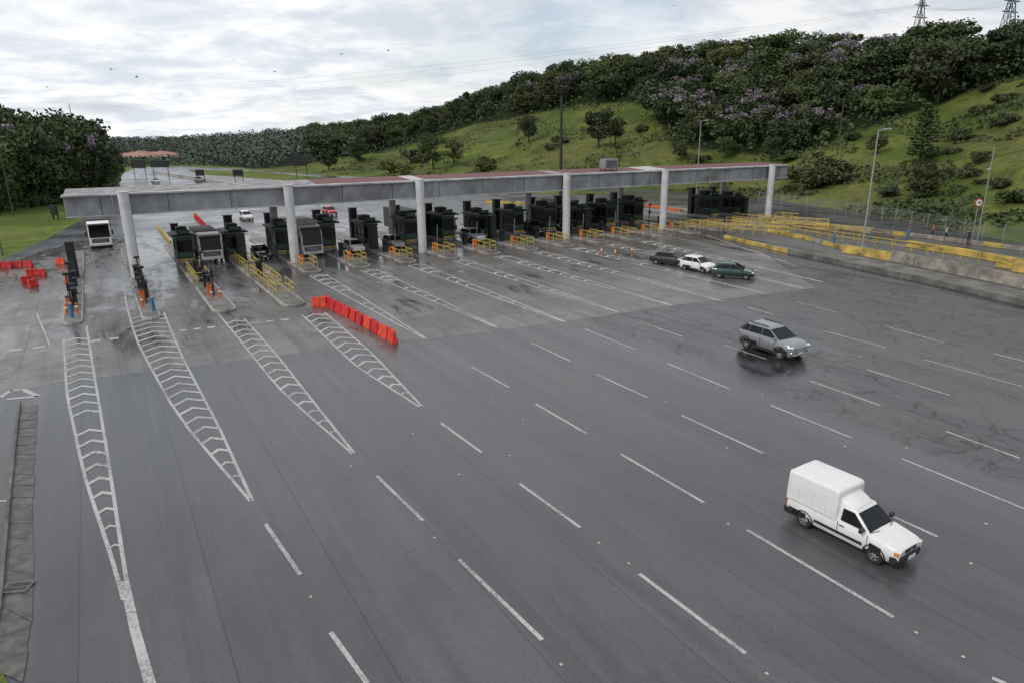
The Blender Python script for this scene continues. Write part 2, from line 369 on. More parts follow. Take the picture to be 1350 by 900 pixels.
# ---------------------------------------------------------------- markings
mk=MB(); ZM=.009
D_=[(350,690,396,757),(436,833,484,900),(497,627,558,686),(605,737,715,843),(581,557,635,596),(685,637,765,695),(843,756,983,861),(621,483,672,511),(706,532,773,571),(818,598,928,662),(985,698,1178,813),(699,451,752,476),(786,493,854,524),(898,547,1006,597),(1172,678,1236,707),(771,434,838,461),(880,479,961,512),(1016,534,1123,577),(1188,604,1350,670),(1308,893,1380,925),(843,424,900,444),(955,455,1010,473),(1068,502,1160,534),(1247,568,1345,604),(1143,487,1252,521),(1218,474,1347,509),(1085,436,1167,458),(1167,430,1245,452),(1310,466,1390,486),(1050,398,1103,412),(985,405,1020,415),(0,660,14,659)]
for a,b,c,d in D_: mk.line(G(a,b),G(c,d),.14,ZM)
def lerp_poly(pts,t):
    L=[(pts[i+1]-pts[i]).length for i in range(len(pts)-1)]; T=sum(L)*t
    for i,l in enumerate(L):
        if T<=l or i==len(L)-1: return pts[i].lerp(pts[i+1],min(1,T/l))
        T-=l
def smoothp(pts,n=14): 
    out=[]
    for k in range(n+1):
        t=k/n; 
        a=lerp_poly(pts,max(0,t-.05)); b=lerp_poly(pts,t); c=lerp_poly(pts,min(1,t+.05)); out.append((a+b*2+c)/4)
    out[0]=pts[0]; out[-1]=pts[-1]; return out
def at_d(pts,d):
    for a,b in zip(pts[:-1],pts[1:]):
        da=(a-O).dot(LD); db=(b-O).dot(LD)
        if da<=d<=db and db>da: return a.lerp(b,(d-da)/(db-da))
    return None
def gore(Lp,Rp,step,th=.32,lw=.13,apex=.9,wear=.05):
    Lp=smoothp(Lp); Rp=smoothp(Rp); mk.poly(Lp,lw,ZM); mk.poly(Rp,lw,ZM)
    d=max((Lp[0]-O).dot(LD),(Rp[0]-O).dot(LD))+.8; e=min((Lp[-1]-O).dot(LD),(Rp[-1]-O).dot(LD))
    while d<e-1.2:
        a=at_d(Lp,d); b=at_d(Rp,d); d+=step
        if a is None or b is None: continue
        wd=(a-b).length
        if wd<.3: break
        if random.random()<wear: continue
        m=(a+b)/2-LD*min(apex,wd*.5); th_=min(th,wd*.35)*LD
        for x,y in ((a,m),(m,b)):
            mk.sheet([(x.x,x.y),(y.x,y.y),(y.x+th_.x,y.y+th_.y),(x.x+th_.x,x.y+th_.y)],ZM+.004)
px=lambda L:[G(*q) for q in L]
gore(px([(84,447),(88,520),(112,630),(150,742),(163,790)]),px([(114,430),(122,480),(142,600),(162,735),(171,790)]),1.45)
mk.poly(px([(164,765),(178,830),(202,915)]),.26,ZM+.002)
gore(px([(160,350),(166,400),(180,450),(235,550),(330,660)]),px([(216,412),(240,470),(290,565),(333,660)]),1.45)
gore(px([(252,372),(303,432),(370,515),(465,598)]),px([(322,420),(367,470),(420,538),(467,597)]),1.5)
gore(px([(398,415),(470,483),(553,536)]),px([(428,412),(490,465),(556,535)]),1.5)
tips={4:(562,447),5:(656,432),6:(746,425),7:(816,412),8:(886,403),9:(951,397),10:(1011,388),11:(1063,381),12:(1085,372)}
for i,tp in tips.items():
    T=G(*tp); n0=W(IP(i),7.6); q=P*.85
    gore([n0-q,n0.lerp(T,.5)-q*.55,T-P*.05],[n0+q,n0.lerp(T,.5)+q*.55,T+P*.05],2.0,.5,.14,.55,.14)
    mk.line(W(IP(i)-.85,7.6),W(IP(i)+.85,7.6),.25,ZM+.004)
for i,tp in ((13,(1040,345)),(14,(1052,352))):
    mk.line(W(IP(i),8),G(*tp),.15,ZM)
def squares(a,b,st,sz):
    A=G(*a);B=G(*b);n=int((B-A).length/st)
    for k in range(n):
        c=A.lerp(B,k/n); e=A.lerp(B,(k+sz/st)/n); mk.line(c,e,sz*.9,ZM)
squares((12,462),(74,455),.95,.5); squares((120,450),(168,444),.95,.5); squares((236,436),(292,430),.95,.5); squares((330,426),(390,420),.95,.5)
mk.line(G(48,412),G(66,456),.12,ZM)
for a,b in (((0,524),(14,514)),((14,514),(30,513)),((30,513),(50,522)),((50,522),(8,526))): mk.line(G(*a),G(*b),.28,ZM)
struct(mk.build('road_markings',M_pt))
sm=MB(); sm.box((0,0,.015),(.10,.08,.02),taper=.6)
st0=None
SP=[(573,708),(463,614),(690,553),(790,715),(958,590),(829,742),(740,875),(1011,887),(1208,833),(1045,618),(960,690),(1195,590),(606,625),(545,571),(672,600),(878,530),(1005,520),(1114,588),(410,786),(500,925),(1094,675),(1300,690),(1133,470),(1280,742),(760,484),(650,528),(1182,742),(1270,865)]
for i,(u,v) in enumerate(SP):
    if st0 is None: st0=sm.build('road_stud',mat('stud_pale',(.45,.40,.28),.5)); tag(st0,'small pale reflective stud on the asphalt between lane dashes','road stud','road studs between the lane dashes'); o=st0
    else: o=st0.copy(); COL.objects.link(o)
    o.location=G(u,v,.004); o.rotation_euler=(0,0,AL)
t_=thing('drain_grate','dark iron drain grate set in the concrete gutter at the lower left','drain',G(23,774,.036),R(8))
rust=mat('rusty_iron',(.16,.15,.14),.7,.2,var=.3)
m=MB(); m.box((0,0,.008),(.72,.5,.02)); m.build('grate_pit_shade',under,t_)  # flat near-black plate painted as the shade below the bars, no hole modelled
m=MB()
for s in (-1,1): m.box((0,s*.25,.02),(.78,.05,.05)); m.box((s*.37,0,.02),(.05,.5,.05))
m.box((0,0,.02),(.7,.03,.04)); m.build('frame',rust,t_)
for k in range(8):
    m=MB(); m.box((-.30+.085*k,0,.02),(.03,.46,.035)); m.build('bar',rust,t_)
# ---------------------------------------------------------------- hills
def itp(tab,u,k):
    if u<=tab[0][0]: return tab[0][k]
    for a,b in zip(tab[:-1],tab[1:]):
        if u<=b[0]:
            f=(u-a[0])/(b[0]-a[0]); return a[k]+(b[k]-a[k])*f
    return tab[-1][k]
def hdir(u,v=178):
    d=ray(u,v); return Vector((d.x,d.y,0)).normalized()
class Hill:
    def __init__(s,tab,border=None,treeh=11,rough=2.0,terr=0):
        s.tab=[]
        for (u,vf,vs,rc) in tab:
            gpt=G(u,vf); rf=math.hypot(gpt.x,gpt.y); d=ray(u,vs); zc=H+rc*d.z/math.hypot(d.x,d.y)-treeh
            s.tab.append((u,rf,rc,max(1.5,zc)))
        s.border=border; s.rough=rough; s.terr=terr
    def z(s,u,rho):
        rf=itp(s.tab,u,1); rc=itp(s.tab,u,2); zc=itp(s.tab,u,3); q=(rho-rf)/(rc-rf)
        if q<=0: return -.1
        if q<=1: z=zc*(.35*q+.65*q*q*(3-2*q))
        else: z=zc*max(.55,1-.2*(q-1))
        if s.terr and q<1: z+=s.terr*sin(z*2*pi/7.0)*min(1,q*8)
        d=hdir(u); return z+noise.noise(Vector((d.x*rho*.03,d.y*rho*.03,3)))*s.rough*min(1,q*5)+noise.noise(Vector((d.x*rho*.12,d.y*rho*.12,7)))*s.rough*.2*min(1,q*5)
    def pt(s,u,rho):
        d=hdir(u); return Vector((d.x*rho,d.y*rho,s.z(u,rho)))
    def at(s,u,v):
        d=ray(u,v); h=math.hypot(d.x,d.y); sl=d.z/h; rho=itp(s.tab,u,1)
        while rho<2000:
            if H+rho*sl<=s.z(u,rho): break
            rho+=1.0
        return s.pt(u,rho)
    def mesh(s,name,u0,u1,du,ns,smax,mt):
        m=MB(); nu=int((u1-u0)/du)+1; vs=[];fo=[]
        for a in range(nu):
            u=u0+a*du; rf=itp(s.tab,u,1); rc=itp(s.tab,u,2)
            for j in range(ns):
                q=-.01+(smax+.01)*j/(ns-1); rho=rf+(rc-rf)*q; p=s.pt(u,rho); vs.append(p)
                fv=0
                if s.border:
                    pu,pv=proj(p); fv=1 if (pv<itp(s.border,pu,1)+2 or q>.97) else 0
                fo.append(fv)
        fs=[(a*ns+j,(a+1)*ns+j,(a+1)*ns+j+1,a*ns+j+1) for a in range(nu-1) for j in range(ns-1)]
        m.add(vs,fs); o=m.build(name,mt,smooth=180,fixn=True)
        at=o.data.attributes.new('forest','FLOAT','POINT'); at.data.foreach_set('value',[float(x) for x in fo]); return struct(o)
BOR=[(60,225),(330,222),(400,216),(430,209),(500,200),(560,183),(620,164),(700,149),(760,138),(830,132),(862,146),(885,190),(950,200),(1040,202),(1085,194),(1110,177),(1180,157),(1250,131),(1300,111),(1350,97),(1600,44),(2100,20)]
HR=Hill([(60,216,180,950),(220,216,178,900),(330,223,172,760),(430,231,162,600),(500,235,156,520),(575,239,138,450),(650,243,112,400),(730,246,84,360),(850,250,62,330),(960,257,52,310),(1050,266,44,290),(1180,288,42,262),(1290,306,28,240),(1350,318,14,232),(1600,372,-25,200),(2100,520,-60,180)],BOR,11.5,2.4,.5)
HR.mesh('hills',60,2000,10,90,1.7,hillg)
HL=Hill([(-700,420,90,150),(-300,345,120,175),(0,278,136,205),(30,274,136,210),(60,270,148,215),(100,264,168,225),(130,252,196,260),(150,240,216,330)],[(-700,500),(150,500)],17,1.0)
HL.mesh('hills',-700,150,10,30,2.0,hillg)
g=MB(); rr=[]
for a in range(31):
    u=138+a*3.3; row=[]; f0=a/30
    ht=(math.sin(pi*min(1,f0*1.02))**.7)*(3.9+2.4*noise.noise(Vector((f0*4,0,5))))*(.55+.6*f0)
    for j in range(8):
        f=j/7; h=hdir(u); rho=500+f*60; z=2.2+max(0,ht)*f**.8+noise.noise(Vector((a*.5,j*.7,1)))*.4
        row.append((h.x*rho,h.y*rho,z))
    rr.append(row)
g.loft(rr,cap=False,closed=False); struct(g.build('earth_bank',mat('red_earth',(.30,.16,.12),.95,var=.4,sc=.12,dirt=.3),smooth=60,fixn=True))
# ---------------------------------------------------------------- trees
def leaf(m,c,s,rng):
    n=Vector((rng.gauss(0,1),rng.gauss(0,1),rng.gauss(.5,1))).normalized(); a=n.orthogonal().normalized(); a.rotate(Matrix.Rotation(rng.random()*6.28,3,n)); b=n.cross(a)
    l=s*(.7+rng.random()*.6); w_=l*.62
    i=len(m.v); m.v+=[tuple(c-a*l-b*w_*.3),tuple(c-b*w_),tuple(c+a*l),tuple(c+b*w_)]; m.f.append((i,i+1,i+2,i+3))
def crown(rng,cl,n,leafs,R0,zc,flat,ncl):
    m=MB()
    for _ in range(ncl):
        th=rng.random()*6.28; rr=R0*math.sqrt(rng.random())*.85; z=zc+rng.uniform(-1,1)*flat*(1-.5*rr/R0)
        c=Vector((cos(th)*rr,sin(th)*rr,z)); cr=cl*rng.uniform(.55,1.2)
        for _ in range(n):
            d=Vector((rng.gauss(0,1),rng.gauss(0,1),rng.gauss(0,1))).normalized(); r=cr*(.5+.6*rng.random())
            leaf(m,c+Vector((d.x*r,d.y*r,d.z*r*.75)),leafs,rng)
    return m
def trunkmb(rng,h,r,spread):
    m=MB(); a=Vector((0,0,-.4)); dirv=Vector((rng.uniform(-.1,.1),rng.uniform(-.1,.1),1))
    top=a+dirv*h*.6; m.tube(a,top,r,r*.6,8)
    for k in range(5):
        th=k*1.26+rng.random(); s=a.lerp(top,rng.uniform(.5,1)); e=s+Vector((cos(th)*spread,sin(th)*spread,h*.28)); m.tube(s,e,r*.45,r*.15,6)
    return m
def make_tree(kind,seed):
    rng=random.Random(seed)
    if kind=='pine':
        t_=thing('pine_tree','','tree'); m=MB(); m.tube((0,0,-.3),(0,0,10.6),.2,.04,8)
        cr=MB()
        for k in range(17):
            z=2.0+k*.53; L=2.9*(1-(k/17.5))**.7*rng.uniform(.6,1.15)+.2
            for j in range(7):
                th=j*.9+k*.5+rng.random()*.6; l2=L*rng.uniform(.6,1.1); e=Vector((cos(th)*l2,sin(th)*l2,z+l2*.12)); m.tube((0,0,z),e,.04,.01,4)
                for q in range(20):
                    f=rng.random()**.55; leaf(cr,Vector((0,0,z)).lerp(e,f)+Vector((rng.gauss(0,.13),rng.gauss(0,.13),rng.gauss(0,.08))),.24,rng)
        m.build('trunk',bark,t_); cr.build('crown',leafA,t_); return t_
    if kind=='bush':
        t_=thing('shrub','','shrub'); trunkmb(rng,3,.12,.9).build('trunk',bark,t_); crown(rng,.9,85,.22,1.9,1.7,1.2,16).build('crown',leafB,t_); return t_
    t_=thing('broadleaf_tree','','tree'); R0=rng.uniform(3.6,4.6)
    trunkmb(rng,8,.3,2.2).build('trunk',bark,t_)
    if kind=='purple':
        crown(rng,1.7,95,.34,R0,5.9,3.6,20).build('crown',leafA,t_); crown(rng,.8,26,.22,R0*1.05,8.1,1.9,17).build('blossom',leafP,t_)
    else: crown(rng,1.6,95,.32,R0,6.2,4.2,31).build('crown',leafA if kind!='olive' else leafB,t_)
    return t_
protos={'dark':[make_tree('dark',s) for s in (1,2,3,4)],'olive':[make_tree('olive',s) for s in (5,6,7)],'purple':[make_tree('purple',s) for s in (8,9,10)]}
used=set()
LAB={'dark':('dense dark green broadleaf tree in the wood covering the hill','woodland trees on the right hill'),
     'olive':('lighter olive green broadleaf tree in the wood covering the hill','olive trees on the right hill'),
     'purple':('tree with pale purple blossom in the wood covering the hill','blossoming trees on the right hill')}
def place(kind,loc,h,label=None,group=None,wide=1.0,rng=random):
    pr=rng.choice(protos[kind]); base=3.6 if kind=='bush' else 11.0; s=h/base
    lb,gr=LAB.get(kind,(label,group)) if label is None else (label,group)
    if pr.name not in used:
        used.add(pr.name); pr.location=loc; pr.rotation_euler=(0,0,rng.random()*6.28); pr.scale=(s*wide,s*wide,s); pr['label']=lb
        if gr: pr['group']=gr
        elif 'group' in pr: del pr['group']
        return pr
    o=dup(pr,loc,rng.random()*6.28,lb,(s*wide,s*wide,s),gr)
    if not gr and 'group' in o: del o['group']
    return o
rng=random.Random(5); pts=[]; cnt=0; tries=0
while cnt<238 and tries<90000:
    tries+=1
    crest=cnt<95
    u=rng.uniform(400,1400); rf=itp(HR.tab,u,1); rc=itp(HR.tab,u,2); q=rng.uniform(.9,1.02) if crest else rng.uniform(.05,.93)
    p=HR.pt(u,rf+(rc-rf)*q); pu,pv=proj(p)
    if pv>itp(BOR,pu,1): continue
    md=5.0 if crest else 8.5
    if any((p-o_).length<md for o_ in pts): continue
    pts.append(p); cnt+=1
    pur= (860<pu<1190 and 75<pv<205 and rng.random()<.42) or (pu>620 and rng.random()<.09)
    kind='purple' if pur else ('olive' if rng.random()<.33 else 'dark')
    place(kind,p-Vector((0,0,.6)),rng.uniform(9.5,13.5) if crest else rng.uniform(8.5,15.0),wide=rng.uniform(1.1,1.5),rng=rng)
LB=('tall dark broadleaf tree in the wood at the left edge of the road','trees of the left wood'); LP_=('purple blossoming tree in the wood at the left edge of the road','blossoming trees of the left wood')
for k in range(42):
    u=-60+rng.random()*200 if k>8 else rng.random()*100; rf=itp(HL.tab,u,1); rc=itp(HL.tab,u,2); pp=k in (1,2,4,5,7,9,14); q=rng.uniform(.0,.25) if pp else rng.uniform(.0,1.1)
    p=HL.pt(u,rf+(rc-rf)*q); l=LP_ if pp else LB
    place('purple' if pp else 'dark',p,rng.uniform(14,20)*(1 if u<105 else .6),l[0],l[1],rng.uniform(.8,1.05),rng)
protos['pine']=[make_tree('pine',21)]; protos['bush']=[make_tree('bush',s) for s in (31,32)]
def hp(u,v): return HR.at(u,v)
b=hp(1218,222); place('pine',b,toph(b,134),'dark conifer standing alone on the grass slope at the right','',1.15,rng)
SL=[(570,224,176,'dark','round dark tree low on the grass slope left of the mast'),(597,218,182,'olive','small tree behind the round dark tree on the left slope'),(640,226,203,'bush','low bush on the slope left of the tall mast'),(512,229,208,'bush','round bush at the foot of the slope far left'),(697,190,150,'olive','olive tree on the ridge slope left of the mast'),(790,196,138,'dark','broad dark tree on the slope right of the mast'),(812,192,152,'dark','smaller dark tree beside the broad one right of the mast'),(1100,246,202,'bush','leafy bush on the slope behind the street lamp'),(1062,240,215,'bush','small bush above the highway fence behind the right columns'),(1228,262,208,'olive','olive tree just below the lone conifer'),(470,214,180,'dark','dark tree at the far left end of the slope'),(1160,205,170,'olive','tree at the lower edge of the wood left of the conifer'),(1330,250,232,'bush','low scrub patch on the slope by the right frame edge'),(960,212,180,'dark','dark tree coming down from the wood above the canopy end'),(900,215,182,'olive','olive tree at the wood edge above the canopy right part'),(1020,214,178,'dark','dark tree at the wood edge above the right columns'),(430,226,196,'dark','tree beside the far sign at the left end of the hill'),(540,216,192,'bush','bush by the first timber pole on the slope'),(740,240,226,'bush','low bush directly behind the mast foot'),(1180,262,238,'bush','small bush at the slope foot below the conifer'),(1080,250,225,'bush','bush beside the leafy one behind the street lamp'),(1250,240,218,'bush','bush right of the lone conifer'),(1300,215,196,'bush','bush high on the open slope at the right')]
for u,v,vt,kd,lb in SL:
    p=hp(u,v); h=toph(p,vt); place(kd,p,h,lb,'',1.0 if kd!='bush' else 1.3,rng)
for k in range(46):
    u=rng.uniform(430,1390); q=rng.uniform(.03,.75); rf=itp(HR.tab,u,1); rc=itp(HR.tab,u,2); p=HR.pt(u,rf+(rc-rf)*q); pu,pv=proj(p)
    if pv<itp(BOR,pu,1)+3: continue
    place('bush',p-Vector((0,0,.3)),rng.uniform(1.3,3.2),'small low shrub scattered on the open grass slope','small shrubs scattered on the grass slope',1.6,rng)
rng=random.Random(77)
m=MB()
for k in range(1700):
    u=rng.uniform(60,470); rf=itp(HR.tab,u,1); rc=itp(HR.tab,u,2); q=rng.uniform(0.02,1.15); rho=rf+(rc-rf)*q; p=HR.pt(u,rho)
    if 132<u<242 and rho<556: continue
    pu,pv=proj(p)
    if pv>itp(BOR,pu,1)+1: continue
    h=rng.uniform(7,11); r=rng.uniform(4,8)
    for _ in range(30):
        d=Vector((rng.gauss(0,1),rng.gauss(0,1),rng.gauss(0,1))).normalized(); leaf(m,p+Vector((d.x*r,d.y*r,h*.5+d.z*h*.5)),.95,rng)
tag(m.build('far_woodland',leafHaze),'hazy distant woodland on the low hills at the far left','woodland',kind='stuff')
m=MB()
for k in range(2600):
    u=rng.uniform(128,300); h_=hdir(u); rho=rng.uniform(395,490); p=h_*rho; p.z=max(0,HR.z(u,rho))
    leaf(m,p+Vector((0,0,rng.random()**1.5*3.4)),.8,rng)
tag(m.build('roadside_scrub',leafHaze),'low hazy scrub along the far end of the approach road','scrub',kind='stuff')
m=MB()
for k in range(30000):
    u=rng.uniform(395,1440); rf=itp(HR.tab,u,1); rc=itp(HR.tab,u,2); cr_=rng.random()<.3; q=rng.uniform(.9,1.02) if cr_ else rng.uniform(.05,1.0); p=HR.pt(u,rf+(rc-rf)*q); pu,pv=proj(p)
    if pv>itp(BOR,pu,1)+2+rng.random()*5: continue
    leaf(m,p+Vector((0,0,rng.uniform(.2,6.0 if q>.9 else 4.0))),.62,rng)
tag(m.build('undergrowth',leafA),'dark undergrowth filling the wood on the right hill','undergrowth',kind='stuff')
m=MB()
for k in range(9000):
    u=rng.uniform(-120,146); rf=itp(HL.tab,u,1); p=HL.pt(u,rf+rng.random()**2*22); leaf(m,p+Vector((0,0,rng.random()**1.5*4.5)),.4,rng)
tag(m.build('undergrowth',leafA),'leafy undergrowth along the foot of the left wood','undergrowth',kind='stuff')
m=MB()
for k in range(42000):
    u=rng.uniform(420,1460); q=rng.random()**1.2*.8; rf=itp(HR.tab,u,1); rc=itp(HR.tab,u,2); p=HR.pt(u,rf+(rc-rf)*q)
    nn=noise.noise(p*.07)+.6*noise.noise(p*.25)
    if nn<.10: continue
    leaf(m,p+Vector((0,0,.2+max(0,nn)*rng.random()*1.2)),.28+.2*rng.random(),rng)
tag(m.build('slope_weeds',leafB),'tufts of taller weeds over the grassy slope','weeds',kind='stuff')
# ---------------------------------------------------------------- canopy
can=thing('toll_canopy','long grey toll canopy with round columns and rusty red roof across the plaza','canopy',O,AP)
x0,x1=-5.0,94.3; ZT=8.45; YB=10.6
m=MB(); m.box(((x0+x1)/2,1.1,7.3),(x1-x0,1.0,1.9)); m.build('front_beam',beamm,can,bev=.05)
m=MB(); m.box(((x0+x1)/2,1.0,8.33),(x1-x0+.3,1.5,.2)); m.box(((x0+x1)/2,.98,6.36),(x1-x0+.1,1.3,.1)); m.build('beam_lip',lipm,can,bev=.03)
for k in range(17):
    m=MB(); m.box((x0+3+k*5.9,.585,7.3),(.05,.03,1.75)); m.build('beam_joint',darksteel,can)
m=MB(); m.box(((x0+x1)/2,YB-.3,7.3),(x1-x0,.6,1.9)); m.build('rear_beam',beamm,can)
for xx in (x0+.4,x1-.4):
    m=MB(); m.box((xx,(YB+1)/2,7.3),(.8,YB-2.3,2.0)); m.build('end_beam',lipm,can,bev=.05)
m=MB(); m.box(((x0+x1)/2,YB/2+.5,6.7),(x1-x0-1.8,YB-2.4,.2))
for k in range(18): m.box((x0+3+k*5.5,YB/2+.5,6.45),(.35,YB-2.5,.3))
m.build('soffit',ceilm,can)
segs=[(x0,19,roofgry),(19,30.2,roofred),(30.2,32,roofwht),(32,50.5,roofred),(50.5,52.2,roofgry),(52.2,66,roofred),(66,70,roofwht),(70,x1,roofred)]
for a,b_,mt in segs:
    m=MB(); n=max(2,int((b_-a)/1.2)); r_=[]
    for k in range(n+1):
        x=a+(b_-a)*k/n; j=noise.noise(Vector((x*.7,0,0)))*.03
        r_.append([(x+(.01 if k==0 else 0),1.75,8.46+j),(x,6.0,8.72+j),(x,YB+.2,8.44+j),(x,YB+.2,8.38+j),(x,6.0,8.62+j),(x,1.75,8.41+j)])
    m.loft(r_); m.build('roof_panel',mt,can,fixn=True)
COLS=[0,15.6,30.7,51.4,68.2,90.1]
for x in COLS:
    m=MB(); m.tube((x,0,0),(x,0,ZT+.08),.50,n=28); m.tube((x,0,ZT+.081),(x,0,ZT+.14),.54,n=28); m.build('column',colm,can,smooth=40)
    m=MB(); m.tube((x,YB-.4,0),(x,YB-.4,6.9),.45,n=20); m.build('column',colm,can,smooth=40)
for k in range(9):
    m=MB(); x=x0+4+k*11.2; m.tube((x,.48,6.2),(x,.48,8.4),.05,n=8); m.build('downpipe',lipm,can)
t_=thing('roof_tank','grey louvred equipment cabinet standing on the canopy roof','cabinet',O+P*60.4+Vector((-P.y,P.x,0))*3+Vector((0,0,8.5)),AP)
m=MB(); m.box((0,0,.95),(2.2,1.4,1.3)); m.build('cabinet_body',beamm,t_,bev=.04)
for s in (-1,1):
    for q in (-1,1):
        m=MB(); m.box((s*.95,q*.55,.15),(.1,.1,.3)); m.build('leg',darksteel,t_)
for k in range(5):
    m=MB(); m.box((0,-.72,.5+k*.2),(1.9,.05,.08),rx=.4); m.build('louvre',darksteel,t_)
# ---------------------------------------------------------------- islands
def island_poly(L0,L1,w_):
    pts=[(L0,-w_/2),(L1-.9,-w_/2)]
    for k in range(1,6):
        a=-pi/2+pi*k/6; pts.append((L1-.9+cos(a)*.9,sin(a)*w_/2))
    pts+=[(L1-.9,w_/2),(L0,w_/2)]; return pts
NOSE={0:17.5,1:19,2:19.5,3:20.5}
for i in range(19):
    nose=NOSE.get(i,6.6)
    if i>14: nose=7.0
    lb='%s concrete island from the left, %s'%(ORD[i],'its long nose reaching toward the painted chevrons' if i<4 else 'short and kerbed below the canopy')
    t_=thing('traffic_island',lb,'traffic island',W(IP(i),0),AL,'concrete islands between the toll lanes')
    wi=1.9 if i>1 else 1.4
    m=MB(); m.prism(island_poly(-23,nose,wi),-.02,.2); m.build('kerb_slab',conc,t_,bev=.04)
    m=MB(); m.prism([(p_[0]*1.0-(.12 if p_[0]>0 else -.15),p_[1]*.8) for p_ in island_poly(-23,nose,wi)],.18,.225); m.build('paving',isl_m,t_,bev=.0)
# ---------------------------------------------------------------- booths
def make_booth():
    t_=thing('toll_booth','','toll booth')
    m=MB(); m.box((0,0,.30),(3.8,1.7,.16)); m.build('plinth',conc,t_,bev=.02)
    m=MB(); m.box((0,0,.9),(3.6,1.64,1.06)); m.box((0,0,2.92),(3.6,1.64,.5))
    for a in (-1.76,-.6,.6,1.76):
        for b in (-.79,.79): m.box((a,b,2.04),(.08,.08,1.24))
    m.box((-1.2,0,2.04),(1.05,1.58,1.22)); m.build('body',boothg,t_,bev=.02)
    m=MB(); m.box((0,0,3.23),(4.3,2.6,.13)); m.box((0,0,3.34),(3.8,2.1,.09)); m.build('roof',boothb,t_,bev=.03)
    m=MB(); m.box((0,0,3.15),(4.34,2.64,.02)); m.build('roof_trim',galv,t_)
    for s in (-1,1):
        m=MB(); m.box((0,s*.78,2.04),(1.1,.03,1.2)); m.build('window',glass,t_)
        m=MB(); m.box((1.18,s*.78,2.04),(1.08,.03,1.2)); m.build('window',glass,t_)
    m=MB(); m.box((1.76,0,2.04),(.03,1.46,1.2)); m.build('window',glass,t_)
    m=MB(); m.box((-1.2,-.84,1.4),(.8,.04,2.0)); d=m.build('door',boothb,t_,bev=.01)
    m=MB(); m.box((-.9,-.875,1.4),(.03,.03,.16)); m.build('handle',galv,d)
    m=MB(); m.box((-.7,.1,3.66),(1.3,1.1,.52)); m.build('air_conditioner',darksteel,t_,bev=.03)
    m=MB(); m.tube((-.7,.1,3.93),(-.7,.1,3.97),.4,n=16); m.build('fan_grille',darksteel,t_,smooth=40)
    m=MB(); m.box((1.5,.1,3.58),(.3,1.2,.4)); m.build('sign_box',darksteel,t_,bev=.02)
    m=MB(); m.box((1.665,.1,3.58),(.02,.9,.22)); m.build('sign_face',mat('sign_green',(.02,.11,.05),.4),t_)
    m=MB(); m.box((1.81,0,1.1),(.04,1.2,.4)); m.build('front_panel',mat('panel_green',(.02,.08,.045),.5),t_)
    m=MB(); m.box((1.82,0,.55),(.05,1.5,.22)); m.build('bumper_strip',yel,t_)
    m=MB(); m.box((1.1,-.87,1.42),(1.0,.12,.05)); m.build('counter',galv,t_)
    return t_
booth=make_booth(); first=True
def pylon():
    t_=thing('lane_cabinet','','cabinet'); m=MB(); m.box((0,0,2.05),(.85,.75,3.7)); m.build('cabinet_body',boothb,t_,bev=.04)
    m=MB(); m.box((.435,0,3.35),(.03,.5,.5)); m.build('signal_face',darksteel,t_); m=MB(); m.box((.435,0,1.4),(.03,.5,1.4)); m.build('service_door',boothg,t_)
    m=MB(); m.box((0,0,3.97),(1.0,.9,.08)); m.build('cap',darksteel,t_); return t_
pyl=pylon(); fp=True
for i in list(range(2,15))+[17,18]:
    n=ORD[i]
    lb='dark green toll booth with black roof on the %s island from the left'%n
    loc=W(IP(i),-8.0)
    if first: booth.location=loc; booth.rotation_euler=(0,0,AL); booth['label']=lb; booth['group']='toll booths under the canopy'; first=False
    else: dup(booth,loc,AL,lb,(1.05,1.1,1.0+.05*((i*7)%3)))
    for q,(dd,wd) in enumerate(((-4.6,'in front of'),(-11.8,'behind'))):
        if q==0 and i%3!=0: continue
        lb2='tall black cabinet %s the booth on the %s island from the left'%(wd,n); loc=W(IP(i)+(.3 if i%2 else -.3),dd,.0)
        if fp: pyl.location=loc; pyl.rotation_euler=(0,0,AL); pyl['label']=lb2; pyl['group']='tall black cabinets beside the booths'; fp=False
        else: dup(pyl,loc,AL,lb2,(1,1.2,.8 if q==0 else 1.15))
for i in (0,1):
    dup(pyl,W(IP(i),-6 if i else -3),AL,'tall black cabinet on the %s island from the left beside the canopy column'%ORD[i] if i else 'tall black cabinet on the leftmost island',(1,1,.95))
# railings
def railing(L,Wd,h=1.05,n=3):
    t_=thing('yellow_railing','','railing'); nn=n
    for s in (-1,1):
        for k in range(nn):
            x=-L/2+L*k/(nn-1); m=MB(); m.tube((x,s*Wd/2,.18),(x,s*Wd/2,.2+h),.04,n=8); m.build('post',yel,t_)
        m=MB()
        for z in (.2+h,.2+h*.55): m.tube((-L/2,s*Wd/2,z),(L/2,s*Wd/2,z),.036,n=8)
        m.build('rail',yel,t_)
    m=MB()
    for z in (.2+h,.2+h*.55): m.tube((L/2,-Wd/2,z),(L/2,Wd/2,z),.036,n=8)
    m.build('end_rail',yel,t_)
    return t_
r1=railing(3.0,1.5,1.15,3); fr=True; GR='yellow tube railings on the islands'
for i in range(4,19):
    lb='short yellow tube railing on the nose of the %s island from the left'%ORD[i]; loc=W(IP(i),3.6)
    if fr: r1.location=loc; r1.rotation_euler=(0,0,AL); r1['label']=lb; r1['group']=GR; fr=False
    else: dup(r1,loc,AL,lb)
r2=railing(7.5,1.2,1.1,6); r2.location=W(IP(3),9); r2.rotation_euler=(0,0,AL); r2['label']='long yellow tube railing on the island beside the row of red barriers'; r2['group']=GR
dup(r2,W(IP(2),3.5),AL,'long yellow tube railing on the third island from the left')
dup(r2,W(IP(3),-.5),AL,'yellow tube railing behind the long one on the fourth island')
dup(r1,W(IP(3),15.5),AL,'short yellow tube railing at the nose of the fourth island from the left',group=GR)
